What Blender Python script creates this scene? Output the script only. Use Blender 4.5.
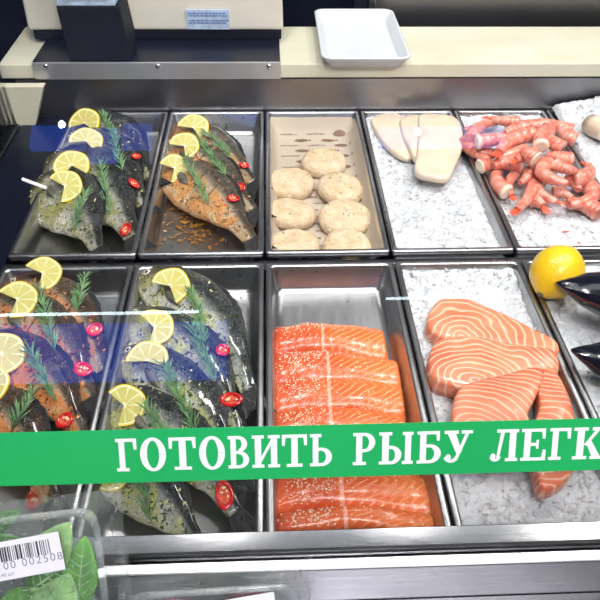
import bpy, bmesh, math, random
from math import sin, cos, pi, radians as R, atan, sqrt
from mathutils import Vector, Matrix, noise
random.seed(7)
for o in list(bpy.data.objects): bpy.data.objects.remove(o)
SC = bpy.context.scene
COL = SC.collection
V = Vector
# ------------------------------------------------------------------ camera
F = 650.0
CAMZ = 1.443
TH = atan(605/650); PSI = .0535; ROLL = .02
cd = bpy.data.cameras.new('camera'); cam = bpy.data.objects.new('camera', cd); COL.objects.link(cam)
cd.sensor_width = 36; cd.lens = 36*F/600; cd.clip_start = .02
CR = (Matrix.Rotation(-PSI, 3, 'Z') @ Matrix.Rotation(pi/2-TH, 3, 'X') @ Matrix.Rotation(ROLL, 3, 'Z'))
CP = V((.014, 0, CAMZ))
cam.matrix_world = Matrix.Translation(CP) @ CR.to_4x4()
SC.camera = cam
# ------------------------------------------------------------------ world and light
SC.view_settings.view_transform = 'Standard'; SC.view_settings.look = 'None'
SC.view_settings.gamma = 1; SC.view_settings.exposure = -0.38; SC.view_settings.use_curve_mapping = False
w = bpy.data.worlds.new('shop_air'); SC.world = w; w.use_nodes = True
w.node_tree.nodes['Background'].inputs[0].default_value = (.62, .72, .95, 1)
w.node_tree.nodes['Background'].inputs[1].default_value = .2
def area(name, loc, sx, sy, power, col=(1, 1, 1), rot=(0, 0, 0)):
    l = bpy.data.lights.new(name, 'AREA'); l.shape = 'RECTANGLE'; l.size = sx; l.size_y = sy
    l.energy = power; l.color = col
    o = bpy.data.objects.new(name, l); COL.objects.link(o); o.location = loc; o.rotation_euler = rot
    return o
for lx in (-.17, .42, 1.0):
    area('case_light', (lx, .87, 2.05), .14, .36, 10, (1, .97, .92), (R(6), 0, 0))
area('ceiling_light', (.6, -.45, 2.7), 1.2, .5, 34, (1, .97, .94), (R(26), 0, 0))
area('front_fill', (.1, -1.0, 3.0), 1.0, .5, 40, (1, .98, .96), (R(38), 0, 0))  # added fill from behind the camera for the strip and fish
area('ceiling_light', (1.3, 1.3, 2.4), .4, .4, 8, (1, .95, .88), (R(-12), R(25), 0))

def ray(px, py): return (CR @ V(((px-300)/F, (300-py)/F, -1))).normalized()
def at(px, py, z):
    d = ray(px, py); return CP + d*((z-CAMZ)/d.z)
def atY(px, py, Y):
    d = ray(px, py); return CP + d*(Y/d.y)
def atP(px, py, p, n):
    d = ray(px, py); return CP + d*((p-CP).dot(n)/d.dot(n))
# ------------------------------------------------------------------ materials
class NT:
    def __init__(s, name):
        s.m = bpy.data.materials.new(name); s.m.use_nodes = True; s.t = s.m.node_tree
        s.b = s.t.nodes['Principled BSDF']; s.out = s.t.nodes['Material Output']
    def n(s, typ, **kw):
        nd = s.t.nodes.new(typ)
        for k, v in kw.items():
            if k.startswith('i_'):
                key = k[2:].replace('_', ' '); nd.inputs[key].default_value = v
            else: setattr(nd, k, v)
        return nd
    def l(s, a, b): s.t.links.new(a, b)
    def set(s, **kw):
        for k, v in kw.items():
            s.b.inputs[k.replace('_', ' ')].default_value = v
        return s
    def math(s, op, a, b=None, clamp=False):
        nd = s.t.nodes.new('ShaderNodeMath'); nd.operation = op; nd.use_clamp = clamp
        for i, x in enumerate((a, b)):
            if x is None: continue
            if isinstance(x, (int, float)): nd.inputs[i].default_value = x
            else: s.l(x, nd.inputs[i])
        return nd.outputs[0]
    def ramp(s, fac, stops):
        nd = s.t.nodes.new('ShaderNodeValToRGB'); e = nd.color_ramp.elements
        while len(e) < len(stops): e.new(.5)
        for i, (p, c) in enumerate(stops):
            e[i].position = p; e[i].color = tuple(c)+(1,) if len(c) == 3 else c
        s.l(fac, nd.inputs[0]); return nd.outputs[0]
    def mix(s, fac, a, b):
        nd = s.t.nodes.new('ShaderNodeMix'); nd.data_type = 'RGBA'
        for i, x in ((0, fac), (6, a), (7, b)):
            if isinstance(x, (int, float)): nd.inputs[i].default_value = x
            elif isinstance(x, tuple): nd.inputs[i].default_value = x+(1,) if len(x) == 3 else x
            else: s.l(x, nd.inputs[i])
        return nd.outputs[2]
    def coord(s, which='Object', rnd=True, scale=(1, 1, 1)):
        tc = s.n('ShaderNodeTexCoord'); mp = s.n('ShaderNodeMapping'); mp.inputs['Scale'].default_value = scale
        s.l(tc.outputs[which], mp.inputs[0])
        if rnd:
            oi = s.n('ShaderNodeObjectInfo'); mu = s.math('MULTIPLY', oi.outputs['Random'], 37.0)
            cb = s.n('ShaderNodeCombineXYZ'); s.l(mu, cb.inputs[0]); s.l(mu, cb.inputs[1]); s.l(cb.outputs[0], mp.inputs['Location'])
        return mp.outputs[0]
    def noise(s, vec, scale, detail=3, rough=.5, dist=0):
        nd = s.n('ShaderNodeTexNoise'); nd.inputs['Scale'].default_value = scale; nd.inputs['Detail'].default_value = detail
        nd.inputs['Roughness'].default_value = rough; nd.inputs['Distortion'].default_value = dist
        s.l(vec, nd.inputs['Vector']); return nd.outputs[0]
    def voro(s, vec, scale, feat='F1', out=0):
        nd = s.n('ShaderNodeTexVoronoi'); nd.feature = feat; nd.inputs['Scale'].default_value = scale
        s.l(vec, nd.inputs['Vector']); return nd.outputs[out]
    def bump(s, h, strength=.5, dist=.002):
        nd = s.n('ShaderNodeBump'); nd.inputs['Strength'].default_value = strength; nd.inputs['Distance'].default_value = dist
        s.l(h, nd.inputs['Height']); s.l(nd.outputs[0], s.b.inputs['Normal']); return nd
    def col(s, c): s.l(c, s.b.inputs['Base Color'])

def plain(name, c, rough=.5, metal=0, coat=0, bumpy=0, bscale=200, vary=.12, vscale=20, sss=0):
    t = NT(name); t.set(Roughness=rough, Metallic=metal, Coat_Weight=coat)
    v = t.coord(); nz = t.noise(v, vscale, 3)
    d = tuple(max(0, x*(1-vary)) for x in c); u = tuple(min(1, x*(1+vary)) for x in c)
    t.col(t.ramp(nz, [(.3, d), (.7, u)]))
    if bumpy: t.bump(t.noise(v, bscale, 2), bumpy, .002)
    if sss:
        t.b.inputs['Subsurface Weight'].default_value = sss; t.b.inputs['Subsurface Scale'].default_value = .01
    return t.m
def steel(name, c=(.55, .56, .58), rough=.24, scale=(2, 60, 60), vary=.08, bmp=.03):
    t = NT(name); t.set(Metallic=1, Roughness=rough)
    v = t.coord('Object', True, scale); nz = t.noise(v, 6, 3)
    t.l(t.math('ADD', t.math('MULTIPLY', nz, .16), rough-.08), t.b.inputs['Roughness'])
    big = t.noise(t.coord('Object', True), 9, 4)
    t.col(t.ramp(big, [(.3, tuple(x*(1-vary) for x in c)), (.7, tuple(x*(1+vary) for x in c))]))
    if bmp: t.bump(nz, bmp, .0006)
    return t.m
M = {}
M['steel'] = steel('brushed_steel', (.58, .59, .62), .21)
M['steel_dull'] = steel('dull_steel', (.40, .40, .43), .30)
M['alu'] = steel('brushed_aluminium', (.75, .76, .78), .5)
M['steel_tray'] = steel('tray_steel', (.47, .475, .485), .30, (14, 2, 14), .10, bmp=.0)
M['steel_dark'] = steel('dark_steel', (.20, .20, .22), .32)
M['steel_wall'] = steel('wall_steel', (.30, .29, .30), .35, (60, 60, 2))
M['black'] = plain('black_plastic', (.007, .008, .014), .6, bumpy=.1)
M['black'].node_tree.nodes['Principled BSDF'].inputs['Specular IOR Level'].default_value = .2
M['black_gloss'] = plain('black_gloss', (.006, .008, .018), .3)
M['black_gloss'].node_tree.nodes['Principled BSDF'].inputs['Specular IOR Level'].default_value = .25
M['cream_plastic'] = plain('cream_plastic', (.62, .58, .50), .42, vary=.03)
M['screw'] = plain('screw_steel', (.7, .7, .7), .2, 1)
M['wall'] = plain('dark_wall', (.03, .032, .05), .6)
M['grey_wall'] = plain('grey_wall', (.07, .07, .08), .7)
M['ceiling'] = plain('ceiling_paint', (.34, .34, .36), .8)
M['floor'] = plain('floor_tile', (.16, .15, .15), .4)
M['white_pl'] = plain('white_plastic', (.85, .85, .85), .35, vary=.02)
M['foam'] = plain('white_foam', (.58, .61, .645), .55, bumpy=.15, bscale=600, vary=.03)
M['label_white'] = plain('label_white', (.82, .80, .84), .5, vary=.02)
M['ink'] = plain('black_ink', (.03, .03, .035), .5)
M['ink_grey'] = plain('grey_ink', (.25, .25, .28), .5)
M['green_vinyl'] = plain('green_vinyl', (.018, .45, .12), .35, vary=.05, vscale=6)
M['white_vinyl'] = plain('white_vinyl', (.93, .95, .95), .4, vary=.01)
M['ink_blue'] = plain('blue_ink', (.10, .18, .40), .4)
M['plate_blue'] = plain('pale_blue_plate', (.42, .52, .68), .35, vary=.2, vscale=80)
# polyethylene board: cream with faint long stains
t = NT('polyethylene'); t.set(Roughness=.45)
n1 = t.noise(t.coord('Object', True, (1, 2, 2)), 5, 4); n2 = t.noise(t.coord(), 60, 2)
t.col(t.ramp(n1, [(.25, (.56, .54, .40)), (.5, (.62, .60, .47)), (.75, (.67, .65, .54))])); t.bump(n2, .12, .001); M['board'] = t.m
# glass
def glassy(name, tint=(.97, .985, .98), ior=1.5, rough=0.0, haze=0.0, boost=1.0, wr=0):
    t = NT(name); t.t.nodes.remove(t.b)
    fr = t.n('ShaderNodeFresnel'); fr.inputs['IOR'].default_value = ior
    tr = t.n('ShaderNodeBsdfTransparent'); tr.inputs[0].default_value = tint+(1,)
    gl = t.n('ShaderNodeBsdfGlossy'); gl.inputs['Roughness'].default_value = rough
    mx = t.n('ShaderNodeMixShader'); f = t.math('MULTIPLY', fr.outputs[0], boost, True)
    if wr:
        bp = t.n('ShaderNodeBump'); bp.inputs['Strength'].default_value = 1; bp.inputs['Distance'].default_value = wr
        t.l(t.noise(t.coord('Object', True, (1, .45, 1)), 55, 4, .6, 1.5), bp.inputs['Height'])
        t.l(bp.outputs[0], gl.inputs['Normal']); t.l(bp.outputs[0], fr.inputs['Normal'])
    t.l(f, mx.inputs[0]); t.l(tr.outputs[0], mx.inputs[1]); t.l(gl.outputs[0], mx.inputs[2])
    last = mx.outputs[0]
    if haze:
        df = t.n('ShaderNodeBsdfDiffuse'); df.inputs[0].default_value = (.8, .85, .86, 1)
        m2 = t.n('ShaderNodeMixShader'); m2.inputs[0].default_value = haze
        t.l(last, m2.inputs[1]); t.l(df.outputs[0], m2.inputs[2]); last = m2.outputs[0]
    t.l(last, t.out.inputs[0]); return t.m
M['glass'] = glassy('clear_glass', (.985, .99, .99), 1.45)
M['glass_edge'] = plain('glass_edge', (.25, .42, .36), .15)
M['clear_pl'] = glassy('clear_plastic', (.97, .98, .98), 1.45, .08, .18, 1.2)
M['film'] = glassy('cling_film', (.99, 1, 1), 1.4, .07, .05, 1.6, .010)
def emit(name, c, s):
    t = NT(name); t.t.nodes.remove(t.b); e = t.n('ShaderNodeEmission'); e.inputs[0].default_value = c+(1,); e.inputs[1].default_value = s
    t.l(e.outputs[0], t.out.inputs[0]); return t.m
M['blue_sign'] = emit('blue_lit_sign', (.02, .12, .95), 4.2)
M['tube'] = emit('tube_light', (.75, .95, 1), 22)
M['spot'] = emit('spot_bulb', (.85, .95, 1), 160)
# ice
t = NT('crushed_ice'); v = t.coord()
n1 = t.noise(v, 60, 4, .6); vz = t.voro(v, 140)
t.col(t.ramp(n1, [(.3, (.52, .545, .585)), (.55, (.61, .63, .66)), (.75, (.66, .675, .70))])); t.set(Roughness=.28, IOR=1.31)
t.b.inputs['Subsurface Weight'].default_value = .6; t.b.inputs['Subsurface Scale'].default_value = .012
t.b.inputs['Subsurface Radius'].default_value = (.7, .9, 1)
t.bump(t.math('ADD', n1, vz), .45, .003); M['ice'] = t.m
# fish skins, UV: u head to tail, v belly to back
def fishmat(name, back, flank, belly, mar, mar_amt, fleck, mar2=None, cuts=False, head=None, silver=.14):
    t = NT(name); tc = t.n('ShaderNodeTexCoord'); sp = t.n('ShaderNodeSeparateXYZ'); t.l(tc.outputs['UV'], sp.inputs[0])
    u, vv = sp.outputs[0], sp.outputs[1]
    co = t.coord()
    nz = t.noise(co, 34, 4, .65); pt = t.noise(co, 17, 5, .75, .8)
    vd = t.math('ADD', vv, t.math('MULTIPLY', t.math('SUBTRACT', nz, .5), .13))
    sil = tuple(.75*x+.10 for x in flank); mid = tuple(.30*x+.03 for x in flank)
    base = t.ramp(vd, [(.20, belly), (.40, flank), (.56, sil), (.66, mid), (.75, back)])
    # silver patches and dull patches of the flank
    fl_ok = t.math('SUBTRACT', 1.0, t.math('MULTIPLY', t.math('SUBTRACT', vv, .56), 9.0), True)
    base = t.mix(t.math('MULTIPLY', t.math('MULTIPLY', t.ramp(pt, [(.50, (0, 0, 0)), (.60, (1, 1, 1))]), fl_ok), .75), base, tuple(min(1, .5*x+.42) for x in belly))
    base = t.mix(t.math('MULTIPLY', t.math('MULTIPLY', t.ramp(pt, [(.34, (1, 1, 1)), (.43, (0, 0, 0))]), fl_ok), .6), base, tuple(x*.30 for x in flank))
    # scales: dark rims, silver glints painted into the centres
    mp = t.n('ShaderNodeMapping'); mp.inputs['Scale'].default_value = (66, 30, 1); t.l(tc.outputs['UV'], mp.inputs[0])
    ed = t.voro(mp.outputs[0], 1.0, 'DISTANCE_TO_EDGE')
    sc = t.ramp(ed, [(.03, (0, 0, 0)), (.28, (1, 1, 1))])
    base = t.mix(t.math('MULTIPLY', t.math('SUBTRACT', 1.0, sc), .45), base, tuple(x*.7 for x in back))
    glint = t.math('MULTIPLY', t.math('GREATER_THAN', ed, .20), t.ramp(nz, [(.42, (0, 0, 0)), (.62, (1, 1, 1))]))
    base = t.mix(t.math('MULTIPLY', glint, .42), base, tuple(.6*x+.16 for x in flank))
    # marinade on belly and flank
    m1 = t.noise(co, 24, 6, .72, .6)
    low = t.math('SUBTRACT', 1.0, t.math('MULTIPLY', t.math('SUBTRACT', vv, .52), 6.0), True)
    mask = t.math('MULTIPLY', t.ramp(m1, [(.53-mar_amt, (0, 0, 0)), (.60-mar_amt, (1, 1, 1))]), t.math('MAXIMUM', low, 0.05))
    c2 = t.mix(t.noise(co, 90, 3), mar, mar2 or mar)
    base = t.mix(t.math('MULTIPLY', mask, .88), base, c2)
    fl = t.noise(co, 120, 3, .6)
    base = t.mix(t.math('MULTIPLY', t.math('GREATER_THAN', fl, .61), .85), base, fleck)
    if head:
        hm = t.math('MULTIPLY', t.math('SUBTRACT', .17, u), 14.0, True)
        base = t.mix(t.math('MULTIPLY', hm, .85), base, t.mix(t.noise(co, 60, 3), head, tuple(x*.4 for x in head)))
    if cuts:
        for c0 in (.36, .50, .63):
            dd = t.math('ABSOLUTE', t.math('SUBTRACT', t.math('ADD', u, t.math('MULTIPLY', vv, .10)), c0))
            inr = t.math('MULTIPLY', t.math('LESS_THAN', dd, .006), t.math('MULTIPLY', t.math('GREATER_THAN', vv, .35), t.math('LESS_THAN', vv, .75)))
            base = t.mix(t.math('MULTIPLY', inr, .8), base, (.10, .04, .015))
    t.col(base); t.set(Roughness=.34, Coat_Weight=.7, Coat_Roughness=.10)
    t.l(t.math('MULTIPLY', t.math('SUBTRACT', 1.0, mask), silver), t.b.inputs['Metallic'])
    hgt = t.math('ADD', t.math('MULTIPLY', sc, .25), t.math('ADD', t.math('MULTIPLY', m1, 2.2), t.math('MULTIPLY', fl, .9)))
    t.bump(hgt, .9, .004); return t.m
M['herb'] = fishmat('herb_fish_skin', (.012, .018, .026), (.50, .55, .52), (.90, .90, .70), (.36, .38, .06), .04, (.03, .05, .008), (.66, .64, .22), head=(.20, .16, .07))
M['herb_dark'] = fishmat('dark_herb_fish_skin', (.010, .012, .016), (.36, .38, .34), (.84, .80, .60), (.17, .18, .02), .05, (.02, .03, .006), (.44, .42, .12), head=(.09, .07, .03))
M['spice'] = fishmat('spiced_fish_skin', (.014, .013, .012), (.58, .48, .30), (.95, .66, .36), (.78, .20, .015), .12, (.07, .03, .01), (.62, .25, .06), cuts=True, head=(.26, .06, .02))
M['gold'] = fishmat('golden_fish_skin', (.045, .045, .03), (.66, .60, .44), (.95, .66, .34), (.62, .19, .02), .08, (.10, .04, .015), (.72, .38, .12), cuts=True, head=(.20, .05, .025), silver=.1)
M['black_fish'] = fishmat('black_fish_skin', (.006, .007, .014), (.008, .009, .016), (.012, .013, .022), (.006, .007, .014), -.4, (.012, .014, .025), silver=.0)
M['black_fish'] = plain('black_fish_skin', (.006, .007, .014), .16, coat=.8, bumpy=.05, bscale=60, vary=.3, vscale=60)
M['fin'] = plain('dark_fin', (.018, .018, .020), .4, .0, bumpy=.4, bscale=300, vary=.5, vscale=120)
M['fin_pale'] = plain('pale_fin', (.12, .12, .09), .4, .0, bumpy=.4, bscale=300, vary=.5, vscale=120)
M['eye_w'] = plain('eye_white', (.55, .52, .42), .2); M['eye_b'] = plain('eye_pupil', (.01, .01, .01), .1)
# lemon slice flesh from polar UV
t = NT('lemon_flesh'); tc = t.n('ShaderNodeTexCoord'); sp = t.n('ShaderNodeSeparateXYZ'); t.l(tc.outputs['UV'], sp.inputs[0])
seg = t.math('ABSOLUTE', t.math('SUBTRACT', t.math('FRACT', sp.outputs[0]), .5))
line = t.ramp(seg, [(.40, (0, 0, 0)), (.485, (1, 1, 1))])
core = t.ramp(sp.outputs[1], [(.07, (1, 1, 1)), (.16, (0, 0, 0))])
pulp = t.noise(t.coord('UV', True, (9, 2, 1)), 3, 3)
c = t.mix(pulp, (.46, .40, .07), (.68, .62, .22)); c = t.mix(t.math('MAXIMUM', t.math('MULTIPLY', line, .8), core), c, (.84, .80, .52))
t.col(c); t.set(Roughness=.22, Coat_Weight=.5); t.b.inputs['Subsurface Weight'].default_value = .3; t.b.inputs['Subsurface Scale'].default_value = .005
t.bump(pulp, .4, .002); M['lemon_flesh'] = t.m
M['lemon_rind'] = plain('lemon_rind', (.82, .54, .015), .35, bumpy=.3, bscale=500, sss=.2)
M['lemon_pith'] = plain('lemon_pith', (.84, .78, .42), .5, sss=.2)
M['lemon_skin'] = plain('lemon_skin', (.82, .52, .01), .32, bumpy=.5, bscale=280, vary=.06, sss=.2, coat=.3)
M['lemon_tip'] = plain('lemon_tip', (.16, .13, .06), .6)
M['needle'] = plain('rosemary_needle', (.13, .26, .11), .38, vary=.45, vscale=90)
M['stem'] = plain('rosemary_stem', (.16, .15, .05), .6)
M['chili'] = plain('chili_red', (.55, .008, .012), .12, coat=.9, vary=.3)
M['chili_in'] = plain('chili_inside', (.66, .10, .05), .25, vary=.3, vscale=150)
M['seed'] = plain('chili_seed', (.85, .66, .36), .4)
M['flake'] = plain('chili_flake', (.45, .03, .01), .4)
M['herbleaf'] = plain('herb_leaf', (.05, .10, .02), .4)
M['sesame'] = plain('sesame', (.90, .80, .62), .45)
# patty
t = NT('fish_patty'); v = t.coord(); n1 = t.noise(v, 45, 5, .7); n2 = t.noise(v, 230, 2)
c = t.ramp(n1, [(.3, (.52, .37, .21)), (.52, (.66, .51, .34)), (.75, (.76, .64, .47))])
c = t.mix(t.math('MULTIPLY', t.math('GREATER_THAN', t.noise(v, 110, 1), .74), .8), c, (.24, .20, .06))
t.col(c); t.set(Roughness=.55); t.b.inputs['Subsurface Weight'].default_value = .15; t.b.inputs['Subsurface Scale'].default_value = .004
t.bump(t.math('ADD', n1, t.math('MULTIPLY', n2, .6)), .9, .004); M['patty'] = t.m
M['paper'] = plain('tray_paper', (.47, .40, .32), .7, vary=.06, vscale=12)
M['paper_print'] = plain('paper_print', (.20, .12, .09), .7, vary=.3, vscale=200)
M['squid'] = plain('squid_flesh', (.68, .57, .44), .3, vary=.07, vscale=30, sss=.4, coat=.4, bumpy=.2, bscale=60)
# salmon fillet: UV u left-right, v front-back
def salmon(name, rings):
    t = NT(name); tc = t.n('ShaderNodeTexCoord'); sp = t.n('ShaderNodeSeparateXYZ')
    co = t.coord(); nz = t.noise(co, 18, 3, .5); nf = t.noise(co, 160, 3, .6)
    if rings:
        nc = t.n('ShaderNodeTexNoise'); nc.inputs['Scale'].default_value = 14; nc.inputs['Detail'].default_value = 1.5; t.l(co, nc.inputs['Vector'])
        vm = t.n('ShaderNodeVectorMath', operation='MULTIPLY_ADD'); t.l(nc.outputs['Color'], vm.inputs[0]); vm.inputs[1].default_value = (.055, .055, 0); t.l(t.coord('Object', False, (1, 1.25, 1)), vm.inputs[2])
        wvec = vm.outputs[0]
        wv = t.n('ShaderNodeTexWave'); wv.wave_type = 'RINGS'; wv.rings_direction = 'Z'; wv.inputs['Scale'].default_value = 30
        wv.inputs['Distortion'].default_value = 2.5; wv.inputs['Detail'].default_value = 2; wv.inputs['Detail Scale'].default_value = .9
        t.l(wvec, wv.inputs[0])
        line = t.ramp(wv.outputs['Fac'], [(.70, (0, 0, 0)), (.97, (1, 1, 1))])
        c = t.ramp(nz, [(.25, (.60, .115, .06)), (.5, (.76, .22, .11)), (.75, (.82, .34, .21))])
        c = t.mix(t.math('MULTIPLY', line, .62), c, (.92, .62, .45))
        t.set(Coat_Weight=.25, Roughness=.34)
    else:
        t.l(tc.outputs['UV'], sp.inputs[0]); u, vv = sp.outputs[0], sp.outputs[1]
        k = t.math('ADD', t.math('MULTIPLY', u, 15.0), t.math('MULTIPLY', t.math('ABSOLUTE', t.math('SUBTRACT', vv, .70)), 7.0))
        k = t.math('ADD', k, t.math('MULTIPLY', nz, 2.2))
        st = t.math('ABSOLUTE', t.math('SUBTRACT', t.math('FRACT', k), .5))
        line = t.ramp(st, [(.30, (0, 0, 0)), (.48, (1, 1, 1))])
        am = t.ramp(u, [(.0, (.12,)*3), (.38, (.12,)*3), (.60, (.85,)*3)])
        c = t.ramp(t.math('ADD', t.math('MULTIPLY', nz, .6), t.math('MULTIPLY', u, .4)), [(.25, (.52, .06, .018)), (.5, (.70, .125, .03)), (.72, (.80, .20, .05))])
        c = t.mix(t.math('MULTIPLY', t.math('MULTIPLY', line, am), .60), c, (.92, .44, .18))
        sv = t.math('ABSOLUTE', t.math('SUBTRACT', t.math('ADD', u, t.math('MULTIPLY', nf, .012)), .445))
        c = t.mix(t.math('MULTIPLY', t.math('LESS_THAN', sv, .012), .6), c, (.90, .50, .38))
        t.set(Coat_Weight=.4, Roughness=.26, Coat_Roughness=.12)
    t.col(c); t.b.inputs['Subsurface Weight'].default_value = .25; t.b.inputs['Subsurface Scale'].default_value = .006
    t.b.inputs['Subsurface Radius'].default_value = (1, .35, .15)
    t.bump(t.math('ADD', t.math('MULTIPLY', line, .5), nf), .35, .0025); return t.m
M['salmon'] = salmon('salmon_fillet', False); M['salmon_cut'] = salmon('salmon_cut', True)
# shrimp
for pale in (False, True):
    t = NT('pale_shrimp_flesh' if pale else 'shrimp_flesh'); tc = t.n('ShaderNodeTexCoord'); sp = t.n('ShaderNodeSeparateXYZ'); t.l(tc.outputs['UV'], sp.inputs[0])
    v = t.coord(); nz = t.noise(v, 70, 4, .6)
    c = t.ramp(nz, [(.3, (.52, .10, .065)), (.5, (.70, .24, .17)), (.72, (.82, .44, .36))])
    ring = t.math('ABSOLUTE', t.math('SUBTRACT', t.math('FRACT', t.math('MULTIPLY', sp.outputs[0], 6.0)), .5))
    c = t.mix(t.math('MULTIPLY', t.ramp(ring, [(.38, (0, 0, 0)), (.49, (1, 1, 1))]), .22), c, (.60, .08, .04))
    if pale: c = t.mix(t.math('MULTIPLY', t.math('SUBTRACT', .10, sp.outputs[0]), 14.0, True), c, (.84, .70, .54))
    t.col(c); t.set(Roughness=.28, Coat_Weight=.5); t.b.inputs['Subsurface Weight'].default_value = .3; t.b.inputs['Subsurface Scale'].default_value = .004
    t.bump(nz, .3, .002); M['shrimp_pale' if pale else 'shrimp'] = t.m
M['shrimp_tail'] = plain('shrimp_tail', (.78, .11, .05), .3, vary=.3, vscale=150, coat=.4)
for nm, cc in (('leaf', (.16, .46, .06)), ('leaf_pale', (.36, .62, .22)), ('leaf_dark', (.06, .25, .04)), ('leaf_purple', (.13, .03, .06))):
    M[nm] = plain('salad_'+nm, cc, .4, vary=.25, vscale=40, bumpy=.3, bscale=90, sss=.1)
M['leaf_vein'] = plain('leaf_vein', (.42, .62, .30), .45)
# ------------------------------------------------------------------ object helpers
def link(name, bm_or_me, m, parent=None, smooth=False):
    if isinstance(bm_or_me, bmesh.types.BMesh):
        me = bpy.data.meshes.new(name); bm_or_me.to_mesh(me); bm_or_me.free()
    else: me = bm_or_me
    ms = m if isinstance(m, (list, tuple)) else [m]
    for x in ms: me.materials.append(x)
    if smooth:
        for p in me.polygons: p.use_smooth = True
    o = bpy.data.objects.new(name, me); COL.objects.link(o)
    if parent: o.parent = parent
    return o
def tag(o, label, cat, group=None, kind=None):
    if label: o['label'] = label
    if cat: o['category'] = cat
    if group: o['group'] = group
    if kind: o['kind'] = kind
    return o
def empty(name, loc, label, cat, group=None, M4=None):
    o = bpy.data.objects.new(name, None); COL.objects.link(o); o.empty_display_size = .02
    if M4 is not None: o.matrix_world = M4
    else: o.location = loc
    return tag(o, label, cat, group)
def box(bm, a, b, mi=0):
    xs = (a[0], b[0]); ys = (a[1], b[1]); zs = (a[2], b[2])
    vs = [bm.verts.new((x, y, z)) for x in xs for y in ys for z in zs]
    for f in ((0, 1, 3, 2), (4, 6, 7, 5), (0, 4, 5, 1), (2, 3, 7, 6), (0, 2, 6, 4), (1, 5, 7, 3)):
        fc = bm.faces.new([vs[i] for i in f]); fc.material_index = mi
def bevel(bm, w, seg=2):
    bmesh.ops.recalc_face_normals(bm, faces=bm.faces)
    bmesh.ops.bevel(bm, geom=list(bm.edges), offset=w, segments=seg, profile=.6, affect='EDGES')
def boxo(name, a, b, m, parent=None, bv=0, seg=2):
    bm = bmesh.new(); box(bm, a, b)
    if bv: bevel(bm, bv, seg)
    bmesh.ops.recalc_face_normals(bm, faces=bm.faces)
    return link(name, bm, m, parent)
def struct(o): o['kind'] = 'structure'; return o
def prism(name, pts, axis, a, b, m, parent=None, bv=0):
    # polygon in the plane normal to axis, extruded from a to b
    bm = bmesh.new()
    def mk(p, c): return {'x': (c, p[0], p[1]), 'y': (p[0], c, p[1]), 'z': (p[0], p[1], c)}[axis]
    A = [bm.verts.new(mk(p, a)) for p in pts]; B = [bm.verts.new(mk(p, b)) for p in pts]
    bm.faces.new(A); bm.faces.new(B[::-1])
    for i in range(len(pts)): bm.faces.new((A[i], A[(i+1) % len(pts)], B[(i+1) % len(pts)], B[i]))
    bmesh.ops.recalc_face_normals(bm, faces=bm.faces)
    if bv: bevel(bm, bv)
    return link(name, bm, m, parent)
def tube(bm, pts, rads, seg=8, mi=0, cap=True):
    rings = []
    for i, p in enumerate(pts):
        d = (pts[min(i+1, len(pts)-1)]-pts[max(i-1, 0)]).normalized()
        a = d.cross(V((0, 0, 1)));  a = a.normalized() if a.length > .05 else V((1, 0, 0)); b = a.cross(d)
        rings.append([bm.verts.new(p+(a*cos(2*pi*k/seg)+b*sin(2*pi*k/seg))*rads[i]) for k in range(seg)])
    for i in range(len(rings)-1):
        for k in range(seg):
            f = bm.faces.new((rings[i][k], rings[i][(k+1) % seg], rings[i+1][(k+1) % seg], rings[i+1][k])); f.material_index = mi
    if cap: bm.faces.new(rings[0][::-1]).material_index = mi; bm.faces.new(rings[-1]).material_index = mi
def interp(tab, x):
    for (a, fa), (b, fb) in zip(tab, tab[1:]):
        if x <= b:
            s = (x-a)/(b-a); s = s*s*(3-2*s)*.5+s*.5; return fa+(fb-fa)*s
    return tab[-1][1]
def frame(p, d, n):
    # matrix with x along d, z along n
    z = n.normalized(); x = (d-z*d.dot(z)).normalized(); y = z.cross(x)
    m = Matrix((x, y, z)).transposed().to_4x4(); m.translation = p; return m
def update(): bpy.context.view_layer.update()
def hit(px, py):
    dg = bpy.context.evaluated_depsgraph_get()
    ok, loc, nor, idx, ob, mt = SC.ray_cast(dg, CP, ray(px, py))
    if not ok: return at(px, py, .8), V((0, 0, 1))
    return loc, nor
# ================================================================== STRUCTURE
RIM = .80
struct(boxo('floor', (-3, -3.2, -.05), (3.5, 2.6, 0), M['floor']))
struct(boxo('wall_back', (-3, 2.3, 0), (3.5, 2.35, 3.3), M['wall']))
struct(boxo('wall_front', (-3, -3.2, 0), (3.5, -3.15, 3.3), M['grey_wall']))
struct(boxo('ceiling', (-3, -3.2, 3.3), (3.5, 2.35, 3.35), M['ceiling']))
struct(boxo('trim_1', (-.50, .3135, .60), (1.15, 1.285, .72), M['steel_dark']))            # well floor of the case
struct(boxo('trim_2', (-.50, 1.280, .60), (1.15, 1.296, .868), M['steel_wall']))         # rear wall of the well
struct(boxo('trim_3', (-.50, .345, .775), (-.405, 1.279, .788), M['black_gloss']))       # dark ledge left of the trays
struct(boxo('trim_4', (-.52, .30, .60), (-.502, 1.50, .79), M['steel_dark']))
o = boxo('rail_fill_panel', (-1.6, 1.25, 3.27), (2.2, 1.85, 3.299), emit('rail_fill_glow', (.95, .97, 1), 2.4)); tag(o, 'long pale glowing panel added at the ceiling to brighten the steel rail', 'lamp')  # added glow panel, gives the steel rail something bright to reflect
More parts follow.
